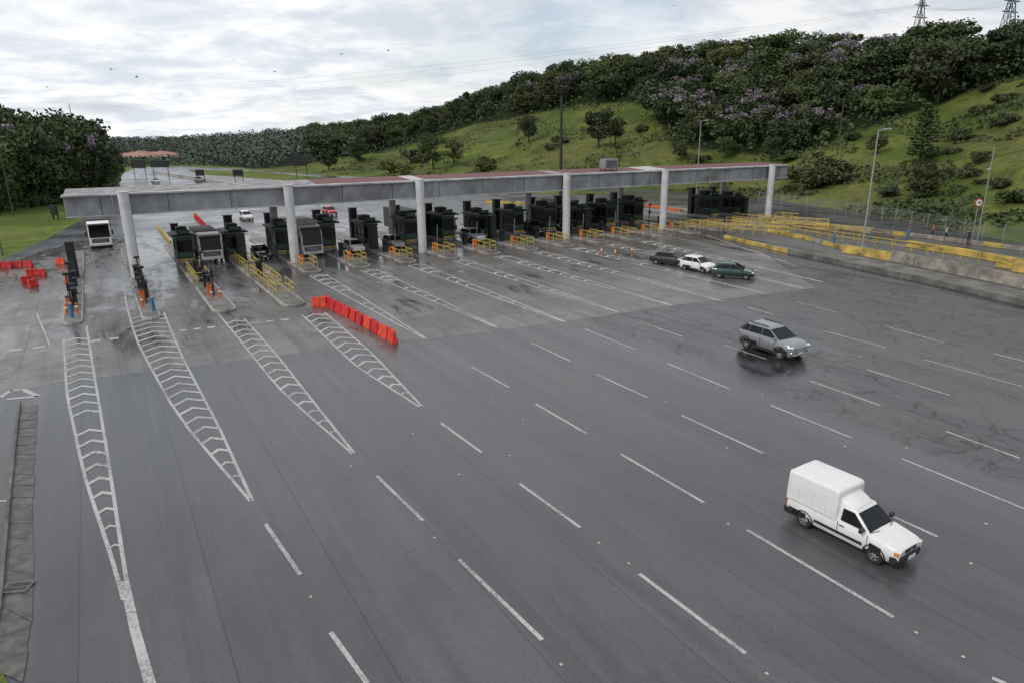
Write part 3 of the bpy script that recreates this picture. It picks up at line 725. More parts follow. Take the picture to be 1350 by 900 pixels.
for k,(p_,d_) in enumerate(((72.5,5),(74.5,12),(78.5,8),(81,13),(83.5,18),(86.5,9))):
    dup(r2,W(p_,d_),AL+(.5 if k%2 else .15),'long yellow railing in the closed area right of the dark cars, %s from the left'%ORD[k],group=GR)
def long_rail(pts,label):
    t_=thing('yellow_railing',label,'railing',pts[0],0,GR); o0=pts[0]
    for a,b in zip(pts[:-1],pts[1:]):
        n=max(1,int((b-a).length/2.0)); m=MB()
        for k in range(n):
            q=a.lerp(b,k/n)-o0; pm=MB(); pm.tube(q,q+Vector((0,0,1.15)),.04,n=6); pm.build('post',yel,t_)
        for z in (1.12,.62): m.tube(a-o0+Vector((0,0,z)),b-o0+Vector((0,0,z)),.035,n=6)
        m.build('rail',yel,t_)
long_rail([G(*q) for q in ((1020,303),(1110,319),(1200,333),(1290,348),(1400,369))],'long yellow post railing running behind the pale barrier to the right edge')
long_rail([G(*q) for q in ((965,290),(1080,306),(1160,319))],'yellow post railing farther back between canopy end and street lamp')
def make_gate():
    t_=thing('barrier_gate','','barrier gate'); m=MB(); m.box((0,0,.72),(.34,.38,1.04)); m.build('cabinet',orange,t_,bev=.03)
    m=MB(); m.box((0,0,1.27),(.4,.44,.07)); m.build('lid',darksteel,t_)
    m=MB(); m.tube((0,.24,1.05),(.15,.24,3.3),.03,n=8); m.build('arm',galv,t_); return t_
def make_reader():
    t_=thing('payment_terminal','','payment terminal'); m=MB(); m.box((0,0,.9),(.45,.5,1.4)); m.build('terminal_body',boothb,t_,bev=.03)
    m=MB(); m.box((.24,0,1.2),(.02,.28,.3)); m.build('screen',glass,t_)
    m=MB(); m.box((0,0,1.65),(.6,.6,.1),ry=.15); m.build('hood',darksteel,t_,bev=.02); return t_
def make_bollard():
    t_=thing('bollard','','bollard'); m=MB(); m.tube((0,0,.15),(0,0,1.1),.09,n=12); m.build('post',orange,t_,smooth=40)
    m=MB(); m.tube((0,0,.75),(0,0,.9),.094,n=12); m.build('band',white,t_,smooth=40); return t_
def make_antenna():
    t_=thing('antenna_post','','antenna post'); m=MB(); m.tube((0,0,.15),(0,0,3.4),.06,n=8); m.build('post',darksteel,t_)
    m=MB(); m.box((.15,0,3.3),(.3,.45,.2)); m.build('antenna',boothb,t_,bev=.02); m=MB(); m.box((.05,0,2.2),(.2,.25,.6)); m.build('signal_lamp',boothb,t_,bev=.02); return t_
def make_drum():
    t_=thing('blue_post','','post'); m=MB(); m.tube((0,0,.15),(0,0,1.3),.13,n=14); m.build('post',bluep,t_,smooth=40)
    m=MB(); m.tube((0,0,1.31),(0,0,1.4),.14,n=14); m.build('cap',galv,t_,smooth=40); return t_
PR={'gate':make_gate(),'reader':make_reader(),'bollard':make_bollard(),'antenna':make_antenna(),'drum':make_drum()}
GN={'gate':('orange barrier gate with raised arm','orange barrier gates'),'reader':('black payment terminal','black payment terminals on the islands'),'bollard':('orange bollard with white band','orange bollards on the islands'),'antenna':('dark antenna post','antenna posts on the islands'),'drum':('thick blue post with pale cap','blue posts')}
up_=set(); 
def eq(kind,loc,where,rz=AL):
    lb=GN[kind][0]+' '+where; pr=PR[kind]
    if kind not in up_: up_.add(kind); pr.location=loc; pr.rotation_euler=(0,0,rz); pr['label']=lb; pr['group']=GN[kind][1]; return
    dup(pr,loc,rz,lb)
for i in range(4):
    nm=['leftmost','second','third','fourth'][i]
    eq('reader',W(IP(i),6),'on the %s island, nearer the canopy'%nm); eq('antenna',W(IP(i),7.6),'on the %s island beside its terminal'%nm)
    if i<3:
        eq('reader',W(IP(i)+.1,11),'on the %s island, toward its nose'%nm); eq('gate',W(IP(i)-.2,12.4),'near the nose of the %s island'%nm)
        eq('bollard',W(IP(i)-.35,14.6),'left of the pair at the nose of the %s island'%nm); eq('bollard',W(IP(i)+.35,14.6),'right of the pair at the nose of the %s island'%nm); eq('reader',W(IP(i),9.0),'in the middle of the %s island'%nm)
        eq('antenna',W(IP(i),13.4),'at the nose of the %s island'%nm); eq('reader',W(IP(i),2.0),'just before the canopy on the %s island'%nm)
eq('drum',W(IP(0),15.8),'on the nose of the leftmost island'); eq('drum',W(IP(1)+.2,10.1),'on the second island behind its gate'); eq('drum',W(IP(1)+.3,16.8),'on the nose of the second island')
for i in range(4,15):
    eq('gate',W(IP(i)+.2,.9),'behind the short railing of the %s island'%ORD[i]); eq('reader',W(IP(i),-1.4),'in front of the booth on the %s island'%ORD[i]); eq('antenna',W(IP(i)-.3,-3.4),'just before the booth of the %s island'%ORD[i])
for k,(u,v,n) in enumerate(((1099,322,'at the start of the yellow barrier'),(1147,318,'beside the tall lamp post'),(1196,318,'on the closed lane right of the lamp post'))):
    eq('drum',G(u,v),n)
# ---------------------------------------------------------------- red plastic barriers
def make_barrier():
    m=MB(); r_=[]
    for x,s in ((-.58,.80),(-.54,1),(-.34,1),(-.27,.72),(-.05,.72),(0,1),(.05,.72),(.27,.72),(.34,1),(.54,1),(.58,.80)):
        r_.append([(x,-.24*s,.0),(x,-.24*s,.2),(x,-.12*s,.42),(x,-.10*s,.88 if s==1 else .82),(x,.10*s,.88 if s==1 else .82),(x,.12*s,.42),(x,.24*s,.2),(x,.24*s,.0)])
    m.loft(r_); m.box((-.35,0,.9),(.12,.1,.06)); m.box((.35,0,.9),(.12,.1,.06)); return m.build('plastic_barrier',redpl,bev=.015,fixn=True)
bar=make_barrier(); fb=True
def pb(loc,rz,lb,gr,sc=1):
    global fb
    if fb: o=bar; fb=False
    else: o=bar.copy(); COL.objects.link(o)
    o.location=loc; o.rotation_euler=(0,0,rz); o.scale=(sc,sc,sc); tag(o,lb,'barrier',gr)
A=G(432,404); B=G(518,450); n=10; an=math.atan2(B.y-A.y,B.x-A.x)
for k in range(n): pb(A.lerp(B,k/(n-1))+Vector((random.uniform(-.05,.05),random.uniform(-.05,.05),.004)),an+random.uniform(-.12,.12),'red plastic barrier, %s from the island in the slanting row beside the fourth island'%ORD[k],'red plastic barriers in the slanting row')
pb(G(421,405,.004),an+1.1,'red plastic barrier turned across the upper end of the slanting row','red plastic barriers in the slanting row')
for k,(u,v,a) in enumerate(((-4,354,.1),(10,354,.1),(24,353,.1),(38,353,-.1),(42,364,.9),(54,364,.2),(36,374,1.0),(44,378,1.4))): pb(G(u,v,.004),a,'red plastic barrier in the loose heap at the left edge, %s from the left'%ORD[min(k,9)],'loose red barriers at the left edge',.85)
for k,(u,v,a) in enumerate(((80,349,.1),(96,347,AL),(95,355,AL),(92,364,AL),(89,373,AL+.2))): pb(G(u,v,.004),a,'red plastic barrier beside the leftmost island, %s from the top'%ORD[k],'red barriers beside the leftmost island',.85)
A=G(258,288);B=G(278,309)
for k in range(7): pb(A.lerp(B,k/6)+Vector((0,0,.004)),AL,'red plastic barrier in the row behind the canopy between trucks, %s from far'%ORD[k],'red barriers behind the canopy',1.0)
def make_cone():
    t_=thing('traffic_cone','','traffic cone'); m=MB(); m.box((0,0,.03),(.4,.4,.05)); m.build('base',blkpl,t_); m=MB(); m.tube((0,0,.05),(0,0,.75),.15,.03,14); m.build('cone_body',orange,t_,smooth=40)
    m=MB(); m.tube((0,0,.36),(0,0,.52),.106,.072,14); m.build('band',white,t_,smooth=40); return t_
cone=make_cone(); 
for k,(u,v,l) in enumerate(((793,334,'left of the pair in front of the booths'),(811,336,'right of the pair in front of the booths'),(833,333,'nearest the black car in front of the booths'))):
    lb='orange traffic cone '+l
    if k==0: cone.location=G(u,v,.004); cone['label']=lb; cone['group']='orange traffic cones'
    else: dup(cone,G(u,v,.004),0,lb,1.0)
# ---------------------------------------------------------------- linear barriers on the right
def run(name,label,cat,pts,prof,mt,group=None,seg=2.0,gap=.02,z=0,alt=None):
    t_=thing(name,label,cat,pts[0],0,group); o0=pts[0]; c=0
    for a,b in zip(pts[:-1],pts[1:]):
        L=(b-a).length; n=max(1,int(L/seg)); d=(b-a)/L; nn=Vector((-d.y,d.x,0))
        for k in range(n):
            r_=[]; c+=1
            for f in (k/n*L+gap,(k+1)/n*L-gap):
                q=a+d*f-o0; r_.append([(q.x+nn.x*y,q.y+nn.y*y,zz_+z) for y,zz_ in prof])
            m=MB(); m.loft(r_); m.build('block',alt if (alt and c%5==0) else mt,t_,fixn=True)
    return t_
JER=[(-.28,0),(-.28,.1),(-.1,.35),(-.07,.8),(.07,.8),(.1,.35),(.28,.1),(.28,0)]
LOW=[(-.14,0),(-.10,.5),(.10,.5),(.14,0)]
run('low_wall','low dark stained concrete kerb wall along the right edge of the lanes','wall',px([(1040,334),(1140,356),(1240,377),(1350,403),(1480,436)]),[(-.25,0),(-.2,.5),(.3,.5),(.3,0)],dkconc,seg=4)
run('low_wall','short yellow painted kerb wall where the right edge wall begins','wall',px([(955,314),(1040,334)]),[(-.2,0),(-.15,.4),(.15,.4),(.2,0)],yeld,seg=3,alt=dkconc)
g=MB(); q=px([(1000,324),(1040,333),(1140,355),(1240,376),(1350,402),(1480,435),(1480,418),(1350,388),(1240,364),(1115,338)]); g.sheet([(v.x,v.y) for v in q],.25); struct(g.build('verge_slab',dkconc))
g=MB(); q=px([(958,311),(1115,337),(1240,363),(1350,387),(1480,417),(1480,372),(1350,340),(1200,318),(1060,301),(960,290)]); g.sheet([(v.x,v.y) for v in q],.02); struct(g.build('closed_lane',gut))
brconc=mat('brown_stained_concrete',(.24,.215,.185),.85,var=.35,sc=1.0,dirt=1.0,bump=.2)
run('concrete_barrier','pale stained concrete barrier right of the lanes','barrier',px([(1175,344),(1240,357),(1350,380),(1480,409)]),[(-.3,0),(-.2,.4),(-.1,1.1),(.1,1.1),(.2,.4),(.3,0)],brconc,seg=3,alt=conc)
run('concrete_barrier','yellow start of the pale barrier beside the street lamp','barrier',px([(1112,333),(1175,344)]),[(-.3,0),(-.2,.4),(-.1,.9),(.1,.9),(.2,.4),(.3,0)],yeld,seg=2)
run('concrete_barrier','low yellow kerb leading up to the right canopy column','barrier',px([(1012,306),(1060,316),(1112,330)]),LOW,yeld,alt=conc)
run('concrete_barrier','yellow concrete barrier beside the highway at the right frame edge','barrier',px([(1195,325),(1270,337),(1350,352),(1450,373)]),[(-.25,0),(-.2,.75),(.2,.75),(.25,0)],yeld)
run('concrete_barrier','low pale kerb with yellow blocks along the near edge of the far highway','barrier',px([(1000,290),(1090,300),(1200,312),(1350,331),(1480,350)]),LOW,brconc,alt=yeld)
run('concrete_barrier','long pale median barrier beyond the canopy','barrier',px([(420,268),(330,250),(250,236),(200,228)]),JER,conc,seg=6)
run('concrete_barrier','yellow barrier on the approach behind the third island','barrier',[W(IP(2),-24),W(IP(2),-44)],LOW,yeld)
run('concrete_barrier','orange barrier short run glimpsed behind the booths right of the middle','barrier',px([(852,272),(898,280)]),LOW,orange)
run('concrete_barrier','yellow barrier glimpsed between the booths left of the middle column','barrier',px([(640,268),(760,272)]),LOW,yeld)
for k,(u,v) in enumerate(((1325,353),(1346,359))):
    m=MB(); m.box((0,0,.5),(1.5,.9,1.0),taper=.85); m.box((-.4,0,1.03),(.15,.5,.1)); m.box((.4,0,1.03),(.15,.5,.1)); o=m.build('yellow_block',yeld,bev=.05); o.location=G(u,v); o.rotation_euler=(0,0,AL+.1); tag(o,'yellow concrete block at the right edge, %s'%('nearer the lamp post' if k==0 else 'the rightmost one'),'block','yellow concrete blocks')
for k,(a,b) in enumerate((((1040,306),(1230,334)),((1020,299),(1180,322)))):
    A=G(*a);B=G(*b); t_=thing('pipe_rail','rusty brown pipe rail on low stands, %s of the two by the closed lanes'%('nearer' if k==0 else 'farther'),'pipe rail',A,0)
    m=MB(); m.tube((0,0,.8),(B-A)+Vector((0,0,.8)),.1,n=10); m.build('pipe',mat('rusty_pipe',(.12,.075,.05),.8,var=.3,dirt=.5),t_)
    for j in range(9):
        q=(B-A)*(j/8); m=MB(); m.box((q.x,q.y,.4),(.1,.1,.8)); m.build('stand',yel,t_)
FP=px([(1000,266),(1100,278),(1180,292),(1270,308),(1350,322),(1460,345)])
t_=thing('mesh_fence','thin wire mesh fence on grey posts along the foot of the slope','fence',FP[0]); o0=FP[0]; m=MB()
for a,b in zip(FP[:-1],FP[1:]):
    n=max(1,int((b-a).length/3))
    for k in range(n):
        q=a.lerp(b,k/n)-o0; pm=MB(); pm.tube(q,q+Vector((0,0,2.0)),.045,n=6); pm.build('post',galv,t_)
    for z in [x*.2+.1 for x in range(10)]: m.tube(a-o0+Vector((0,0,z)),b-o0+Vector((0,0,z)),.008,n=3)
    n=int((b-a).length/.3)
    for k in range(n): q=a.lerp(b,k/n)-o0; m.tube(q,q+Vector((0,0,1.9)),.006,n=3)
m.build('mesh',galv,t_)
# ---------------------------------------------------------------- people beside the far barrier
skin=mat('skin',(.30,.17,.11),.6,var=.1); navy=mat('dark_cloth',(.02,.025,.04),.8,var=.3); hiv=mat('orange_cloth',(.55,.16,.04),.8,var=.2); pale=mat('pale_cloth',(.5,.5,.48),.8,var=.2)
def person(loc,rz,shirt,label,step):
    t_=thing('person',label,'person',loc,rz,'people behind the yellow barrier')
    J={'pel':(0,0,.95),'sp':(0.01,0,1.15),'ch':(.02,0,1.35),'nk':(.02,0,1.50),'hd':(.03,0,1.60),'ht':(.03,0,1.73),
       'sl':(.01,.17,1.42),'el':(-.03-step*.3,.22,1.15),'wl':(.08-step*.5,.23,.92),'fl':(.10-step*.5,.23,.83),'sr':(.01,-.17,1.42),'er':(-.03+step*.3,-.22,1.15),'wr':(.08+step*.5,-.23,.92),'fr':(.10+step*.5,-.23,.83),
       'hl':(0,.09,.90),'kl':(.03+step*.6,.10,.50),'al':(step,.10,.08),'tl':(.15+step,.10,.04),'hr':(0,-.09,.90),'kr':(.03-step*.3,-.10,.50),'ar':(-step,-.10,.08),'tr':(.15-step,-.10,.04)}
    Rr={'pel':.13,'sp':.12,'ch':.15,'nk':.055,'hd':.095,'ht':.075,'sl':.065,'el':.045,'wl':.032,'fl':.03,'sr':.065,'er':.045,'wr':.032,'fr':.03,'hl':.09,'kl':.06,'al':.042,'tl':.04,'hr':.09,'kr':.06,'ar':.042,'tr':.04}
    E_=['pel sp','sp ch','ch nk','nk hd','hd ht','ch sl','sl el','el wl','wl fl','ch sr','sr er','er wr','wr fr','pel hl','hl kl','kl al','al tl','pel hr','hr kr','kr ar','ar tr']
    ks=list(J); me=bpy.data.meshes.new('body'); me.from_pydata([J[k] for k in ks],[(ks.index(e.split()[0]),ks.index(e.split()[1])) for e in E_],[])
    o=bpy.data.objects.new('body',me); COL.objects.link(o); sk=o.modifiers.new('s','SKIN'); sv=me.skin_vertices[0].data
    for i,k in enumerate(ks): sv[i].radius=(Rr[k],Rr[k])
    sv[0].use_root=True; su=o.modifiers.new('u','SUBSURF'); su.levels=1; su.render_levels=1
    me2=bpy.data.meshes.new_from_object(o.evaluated_get(C.evaluated_depsgraph_get())); o.modifiers.clear(); o.data=me2; o.parent=t_
    me2.materials.clear()
    for mm in (skin,shirt,navy): me2.materials.append(mm)
    for p in me2.polygons:
        z=p.center.z; p.use_smooth=True; p.material_index=0 if (z>1.49 or (abs(p.center.y)>.18 and z<1.2)) else (1 if z>.95 else 2)
    m=MB(); m.tube((.0,0,1.66),(.0,0,1.78),.11,.07,10); m.build('hair',under,t_,smooth=80)
person(G(1229,313),2.4,hiv,'person in orange top standing behind the yellow barrier, left of three',.12)
person(G(1246,316),-.6,pale,'person in pale top walking behind the yellow barrier, middle of three',.22)
person(G(1276,322),1.2,navy,'person in dark clothes by the round speed sign',.06)
# ---------------------------------------------------------------- poles, lamps, masts
def lamp(u,v,vt,label,side=1,r=.13,gr='street lamps at the right'):
    b=G(u,v); h=toph(b,vt); t_=thing('street_lamp',label,'street lamp',b,0,gr)
    m=MB(); m.tube((0,0,0),(0,0,h),r,r*.45,10); m.build('pole',galv,t_,smooth=40)
    m=MB(); m.tube((0,0,h),(side*.9,0,h+.1),r*.4,n=8); m.build('arm',galv,t_)
    m=MB(); m.box((side*1.1,0,h+.12),(.8,.32,.16)); m.build('lamp_head',galv,t_,bev=.04)
    m=MB(); m.box((0,0,.02),(.5,.5,.04)); m.build('base_plate',galv,t_)
lamp(1137,325,172,'tall grey street lamp standing by the yellow barrier right of the canopy')
lamp(917,268,160,'grey street lamp rising behind the right part of the canopy')
b=G(1288,318); h=toph(b,195); t_=thing('camera_pole','thin grey pole with a small box near its top at the right frame edge','pole',b)
m=MB(); m.tube((0,0,0),(0,0,h),.07,.04,8); m.build('pole',galv,t_,smooth=40); m=MB(); m.box((-.15,0,h-2.6),(.35,.3,.3)); m.build('box',galv,t_,bev=.03); m=MB(); m.tube((-.3,0,h-2.4),(0,0,h-2.4),.03,n=6); m.build('bracket',galv,t_)
b=G(739,262); h=toph(b,112); t_=thing('high_mast','very tall dark floodlight mast rising behind the middle of the canopy','mast',b)
m=MB(); m.tube((0,0,0),(0,0,h),.36,.24,12); m.build('pole',darksteel,t_); m=MB(); m.tube((0,0,h-1.6),(0,0,h-1.4),1.2,n=16); m.tube((0,0,h-.3),(0,0,h-.15),1.0,n=16); m.build('ring',darksteel,t_)
for k in range(8): m=MB(); a=k*.785; m.box((cos(a)*1.3,sin(a)*1.3,h-.8),(.5,.55,1.0),rz=a,ry=.3); m.build('floodlight',darksteel,t_,bev=.04)
def upole(u,v,vt,label,hill=True,cross=True,r=.16,mt=wood):
    b=HR.at(u,v) if hill else G(u,v); h=toph(b,vt); t_=thing('utility_pole',label,'utility pole',b,0,'timber poles on the slope' if hill else None)
    m=MB(); m.tube((0,0,-.3),(0,0,h),r,r*.7,8); m.build('pole',mt,t_)
    if cross: m=MB(); m.box((0,0,h-.5),(2.0,.12,.14)); m.build('crossarm',mt,t_)
    return b+Vector((0,0,h-.4))
tops=[upole(533,226,170,'timber pole low on the slope at the far left'),upole(596,200,168,'timber pole second from the left on the slope',),upole(683,197,155,'timber pole on the slope just left of the tall mast'),upole(805,196,155,'timber pole beside the broad dark tree'),upole(989,194,145,'pale leaning timber pole in front of the wood'),upole(1107,205,128,'tall dark pole in front of the wood left of the conifer')]
for k,(a,b) in enumerate(zip(tops[:-1],tops[1:])):
    m=MB(); L=[]
    for j in range(9): f=j/8; q=a.lerp(b,f); q.z-=4*1.5*f*(1-f); L.append(q)
    m.path([q-L[0] for q in L],.02,4); o=m.build('power_cable',darksteel); o.location=L[0]; tag(o,'thin cable strung between the %s and next timber pole on the slope'%ORD[k],'cable','cables between timber poles')
t_=thing('antenna_tower','thin dark lattice antenna rising from the left wood','tower',G(112,250)); h=toph(G(112,250),136)
m=MB()
for a in range(3):
    m.tube((cos(a*2.09)*.5,sin(a*2.09)*.5,0),(0,0,h),.06,n=5)
for k in range(14):
    z=h*k/14; s=.5*(1-k/14)
    for a in range(3): m.tube((cos(a*2.09)*s,sin(a*2.09)*s,z),(cos(a*2.09+2.09)*s*.93,sin(a*2.09+2.09)*s*.93,z+h/14),.03,n=4)
m.build('lattice',darksteel,t_)
upole(18,285,118,'dark leaning pole at the far left edge before the wood',False,False,.12)
upole(152,244,192,'thin pole beside the approach road at the far left',False,True,.12)
upole(4,338,282,'short dark post on the left grass verge',False,False,.07)
def pylon_tower(u,rho,vt,label):
    b=HR.pt(u,rho); h=toph(b,vt); t_=thing('power_pylon',label,'pylon',b,.4,'steel lattice pylons on the hilltop'); m=MB(); n=9
    for k in range(n):
        a=2.6*(1-k/n)**1.1+.3; c=2.6*(1-(k+1)/n)**1.1+.3 if k<n-1 else .3; z0=h*k/n; z1=h*(k+1)/n
        A=[(a,a,z0),(-a,a,z0),(-a,-a,z0),(a,-a,z0)]; B=[(c,c,z1),(-c,c,z1),(-c,-c,z1),(c,-c,z1)]
        for j in range(4): m.tube(A[j],B[j],.10,n=4); m.tube(A[j],B[(j+1)%4],.06,n=4); m.tube(A[(j+1)%4],B[j],.06,n=4); m.tube(B[j],B[(j+1)%4],.06,n=4)
    m.build('lattice',darksteel,t_)
    for f in (.72,.84,.96): m=MB(); m.box((0,0,h*f),(7 if f<.9 else 5,.3,.22)); m.tube((-3 if f<.9 else -2.2,0,h*f),(0,0,h*f+1.4),.07,n=4); m.tube((3 if f<.9 else 2.2,0,h*f),(0,0,h*f+1.4),.07,n=4); m.build('crossarm',darksteel,t_)
    return b+Vector((0,0,h*.84)),b+Vector((0,0,h*.96))
q1=pylon_tower(1190,300,-14,'steel lattice pylon on the hilltop, the left one'); q2=pylon_tower(1302,262,-18,'steel lattice pylon on the hilltop, the right one')
def wire(A,B,sag,lb,r=.05):
    m=MB(); L=[]
    for j in range(25): f=j/24; q=A.lerp(B,f); q.z-=4*sag*f*(1-f); L.append(q-A)
    m.path(L,r,4); o=m.build('power_cable',darksteel); o.location=A; tag(o,lb,'cable','high voltage cables across the sky')
for k,(off,ve) in enumerate((((-3),118),((0),129),((3),145))):
    d=ray(0,ve); far=CAM+d*(650/d.y); wire(q1[0]+Vector((off,0,0)),far,9,'thin high voltage cable across the cloudy sky, %s from the top'%ORD[k],.03)
    wire(q2[0]+Vector((off,0,0)),q1[0]+Vector((off,0,0)),2,'high voltage cable between the two pylons, %s'%ORD[k],.03)
# ---------------------------------------------------------------- signs
def gantry(u,v,wpx,vt,vb,label):
    b=G(u,v); dep=(b-CAM).dot(fw); wd=wpx/F*dep; zt=toph(b,vt); zb_=toph(b,vb); t_=thing('road_sign',label,'road sign',b,R(-8))
    m=MB(); m.box((0,0,(zt+zb_)/2),(wd,.3,zt-zb_)); m.build('sign_panel',boothb,t_,bev=.05)
    for s in (-1,1): m=MB(); m.tube((s*wd*.4,.2,0),(s*wd*.4,.2,zt),.12,n=8); m.build('post',darksteel,t_)
gantry(185,234,20,211,222,'dark overhead sign over the far road, left of the pair'); gantry(213,235,26,212,221,'dark overhead sign over the far road, right of the pair')
gantry(398,236,18,206,219,'dark sign on posts at the foot of the hill beyond the canopy'); gantry(73,290,9,271,284,'small dark sign on the left grass verge'); gantry(315,240,14,224,232,'small dark board beyond the canopy left part'); gantry(265,240,12,224,232,'small dark board beside the far vehicles')
b=G(1280,322,0); h=toph(b,262); t_=thing('road_sign','round white speed sign with red rim on a thin post by the slope','road sign',b,AP-.5)
m=MB(); m.tube((0,0,0),(0,0,h),.05,n=8); m.build('post',galv,t_); m=MB(); m.tube((0,-.06,h-.5),(0,-.09,h-.5),.5,n=24); m.build('sign_rim',redp,t_); m=MB(); m.tube((0,-.092,h-.5),(0,-.1,h-.5),.37,n=24); f_=m.build('sign_face',white,t_)
m=MB(); m.box((-.12,-.104,h-.5),(.06,.006,.34)); m.box((-.05,-.104,h-.36),(.12,.006,.06)); m.box((-.05,-.104,h-.5),(.12,.006,.06)); m.box((.12,-.104,h-.5),(.16,.006,.34)); m.build('numerals',blkpl,f_)
# ---------------------------------------------------------------- vehicles
def make_wheel(r,wd,par,x,y,z=None,rim=rimm):
    m=MB(); s=1 if y>0 else -1; prof=[(r*.60,-wd/2),(r*.93,-wd/2),(r,-wd*.34),(r,wd*.34),(r*.93,wd/2),(r*.60,wd/2)]
    n=28; r_=[[(cos(2*pi*k/n)*a,b,sin(2*pi*k/n)*a) for a,b in prof] for k in range(n)]; r_.append(r_[0])
    m.loft(r_,cap=False,closed=True); o=m.build('wheel',rubber,par,smooth=50,fixn=True); o.location=(x,y,r)
    m=MB(); m.tube((0,-s*wd*.2,0),(0,s*wd*.2,0),r*.61,n=24); d=m.build('rim_disc',blkpl,o,smooth=40)
    m=MB(); m.tube((0,s*wd*.2,0),(0,s*wd*.38,0),r*.15,n=12)
    for k in range(6):
        a=k*pi/3; m.box((cos(a)*r*.34,s*wd*.31,sin(a)*r*.34),(r*.52,wd*.08,r*.15),ry=-a)
    n=24; rg=[[(cos(2*pi*k/n)*a,s*b,sin(2*pi*k/n)*a) for a,b in ((r*.54,wd*.25),(r*.62,wd*.25),(r*.62,wd*.4),(r*.56,wd*.4))] for k in range(n)]; rg.append(rg[0])
    m.loft(rg,cap=False); m.build('rim',rim,o,smooth=40,fixn=True)
def arch_cut(o,axles,ra,hw):
    m=MB()
    for x,z in axles:
        for s in (-1,1): m.tube((x,s*(hw-.26),z),(x,s*(hw+.4),z),ra,n=32)
    c=m.build('cutter',under,fixn=True); b=o.modifiers.new('b','BOOLEAN'); b.object=c; b.operation='DIFFERENCE'; b.solver='EXACT'
    dg=C.evaluated_depsgraph_get(); me=bpy.data.meshes.new_from_object(o.evaluated_get(dg)); o.modifiers.clear(); old=o.data; o.data=me
    bpy.data.objects.remove(c,do_unlink=True)
    if len(me.materials)<2: me.materials.append(under)
    di=[i for i,mm in enumerate(me.materials) if mm==under][0]
    for p in me.polygons:
        p.use_smooth=True
        for x,z in axles:
            if math.hypot(p.center.x-x,p.center.z-z)<ra+.004: p.material_index=di; p.use_smooth=False
    me.set_sharp_from_angle(angle=R(32))
def body_loft(st,crown_=.03):
    r_=[]
    for x,zb,zt,w_ in st:
        h=zt-zb; s=[(.55,zb),(.90,zb+.02),(.97,zb+.22*h),(1.0,zb+.5*h),(.995,zb+.66*h),(.965,zb+.88*h),(.90,zt),(.6,zt+crown_*.7)]
        r_.append([(x,-a*w_,z) for a,z in s]+[(x,0,zt+crown_)]+[(x,a*w_,z) for a,z in reversed(s)])
    m=MB(); m.loft(r_); return m
def side_pt(gh,x,z,s,off=.008):
    xr0,xr1,xf1,xf0,zb,zt,w0,w1=gh; f=(z-zb)/(zt-zb); return (x,s*(w0+(w1-w0)*f+off),z)
def greenhouse(par,gh,paint,splits,nm='cabin',bv=.07,low=.05,top=.10):
    xr0,xr1,xf1,xf0,zb,zt,w0,w1=gh; z0=zb-.1
    m=MB(); e0=(xr1-xr0)/(zt-zb)*.1; e1=(xf0-xf1)/(zt-zb)*.1
    ring0=[(xr0-e0,-w0,z0),(xf0+e1,-w0*.98,z0),(xf0+e1,w0*.98,z0),(xr0-e0,w0,z0)]
    ring1=[(xr1,-w1,zt-.03),(xf1,-w1,zt-.02),(xf1,w1,zt-.02),(xr1,w1,zt-.03)]
    m.loft([ring0,ring1],cap=False); i=len(m.v)-4
    ct=[(xr1+.15,-w1*.7,zt+.02),(xf1-.15,-w1*.7,zt+.02),(xf1-.15,w1*.7,zt+.02),(xr1+.15,w1*.7,zt+.02)]; m.v+=ct
    m.f+=[(i,i+1,i+5,i+4),(i+1,i+2,i+6,i+5),(i+2,i+3,i+7,i+6),(i+3,i,i+4,i+7),(i+4,i+5,i+6,i+7),(3,2,1,0)]
    o=m.build(nm,paint,par,bev=bv,seg=4,fixn=True); o.modifiers['bevel'].angle_limit=R(25)
    z1=zb+low; z2=zt-top
    def xr(z): return xr0+(xr1-xr0)*(z-zb)/(zt-zb)
    def xf(z): return xf0+(xf1-xf0)*(z-zb)/(zt-zb)
    for s in (-1,1):
        for a,b in zip(splits[:-1],splits[1:]):
            q=[]
            for z,k in ((z1,0),(z1,1),(z2,1),(z2,0)):
                x=max(a+.03,xr(z)+.12) if k==0 else min(b-.03,xf(z)-.12); q.append((x,z))
            if q[1][0]-q[0][0]<.05: continue
            m=MB(); f=[side_pt(gh,x,z,s) for x,z in q]; bk=[side_pt(gh,x,z,s,-.03) for x,z in q]; m.loft([bk,f]); m.build('window',glass,par,fixn=True)
    for nm2,xa,xb,sg in (('windshield',xf0,xf1,1),('rear_window',xr0,xr1,-1)):
        q=[]; nx=(zt-zb); nz=abs(xa-xb); L=math.hypot(nx,nz); off=Vector((sg*nx/L,0,nz/L))*.010
        for f,g_ in ((.06,-1),(.06,1),(.86,1),(.86,-1)):
            ww=(w0+(w1-w0)*f)-.08; x=xa+(xb-xa)*f; q.append(Vector((x,g_*ww,zb+(zt-zb)*f)))
        m=MB(); m.loft([[v-off*4 for v in q],[v+off for v in q]]); m.build(nm2,glass,par,fixn=True)
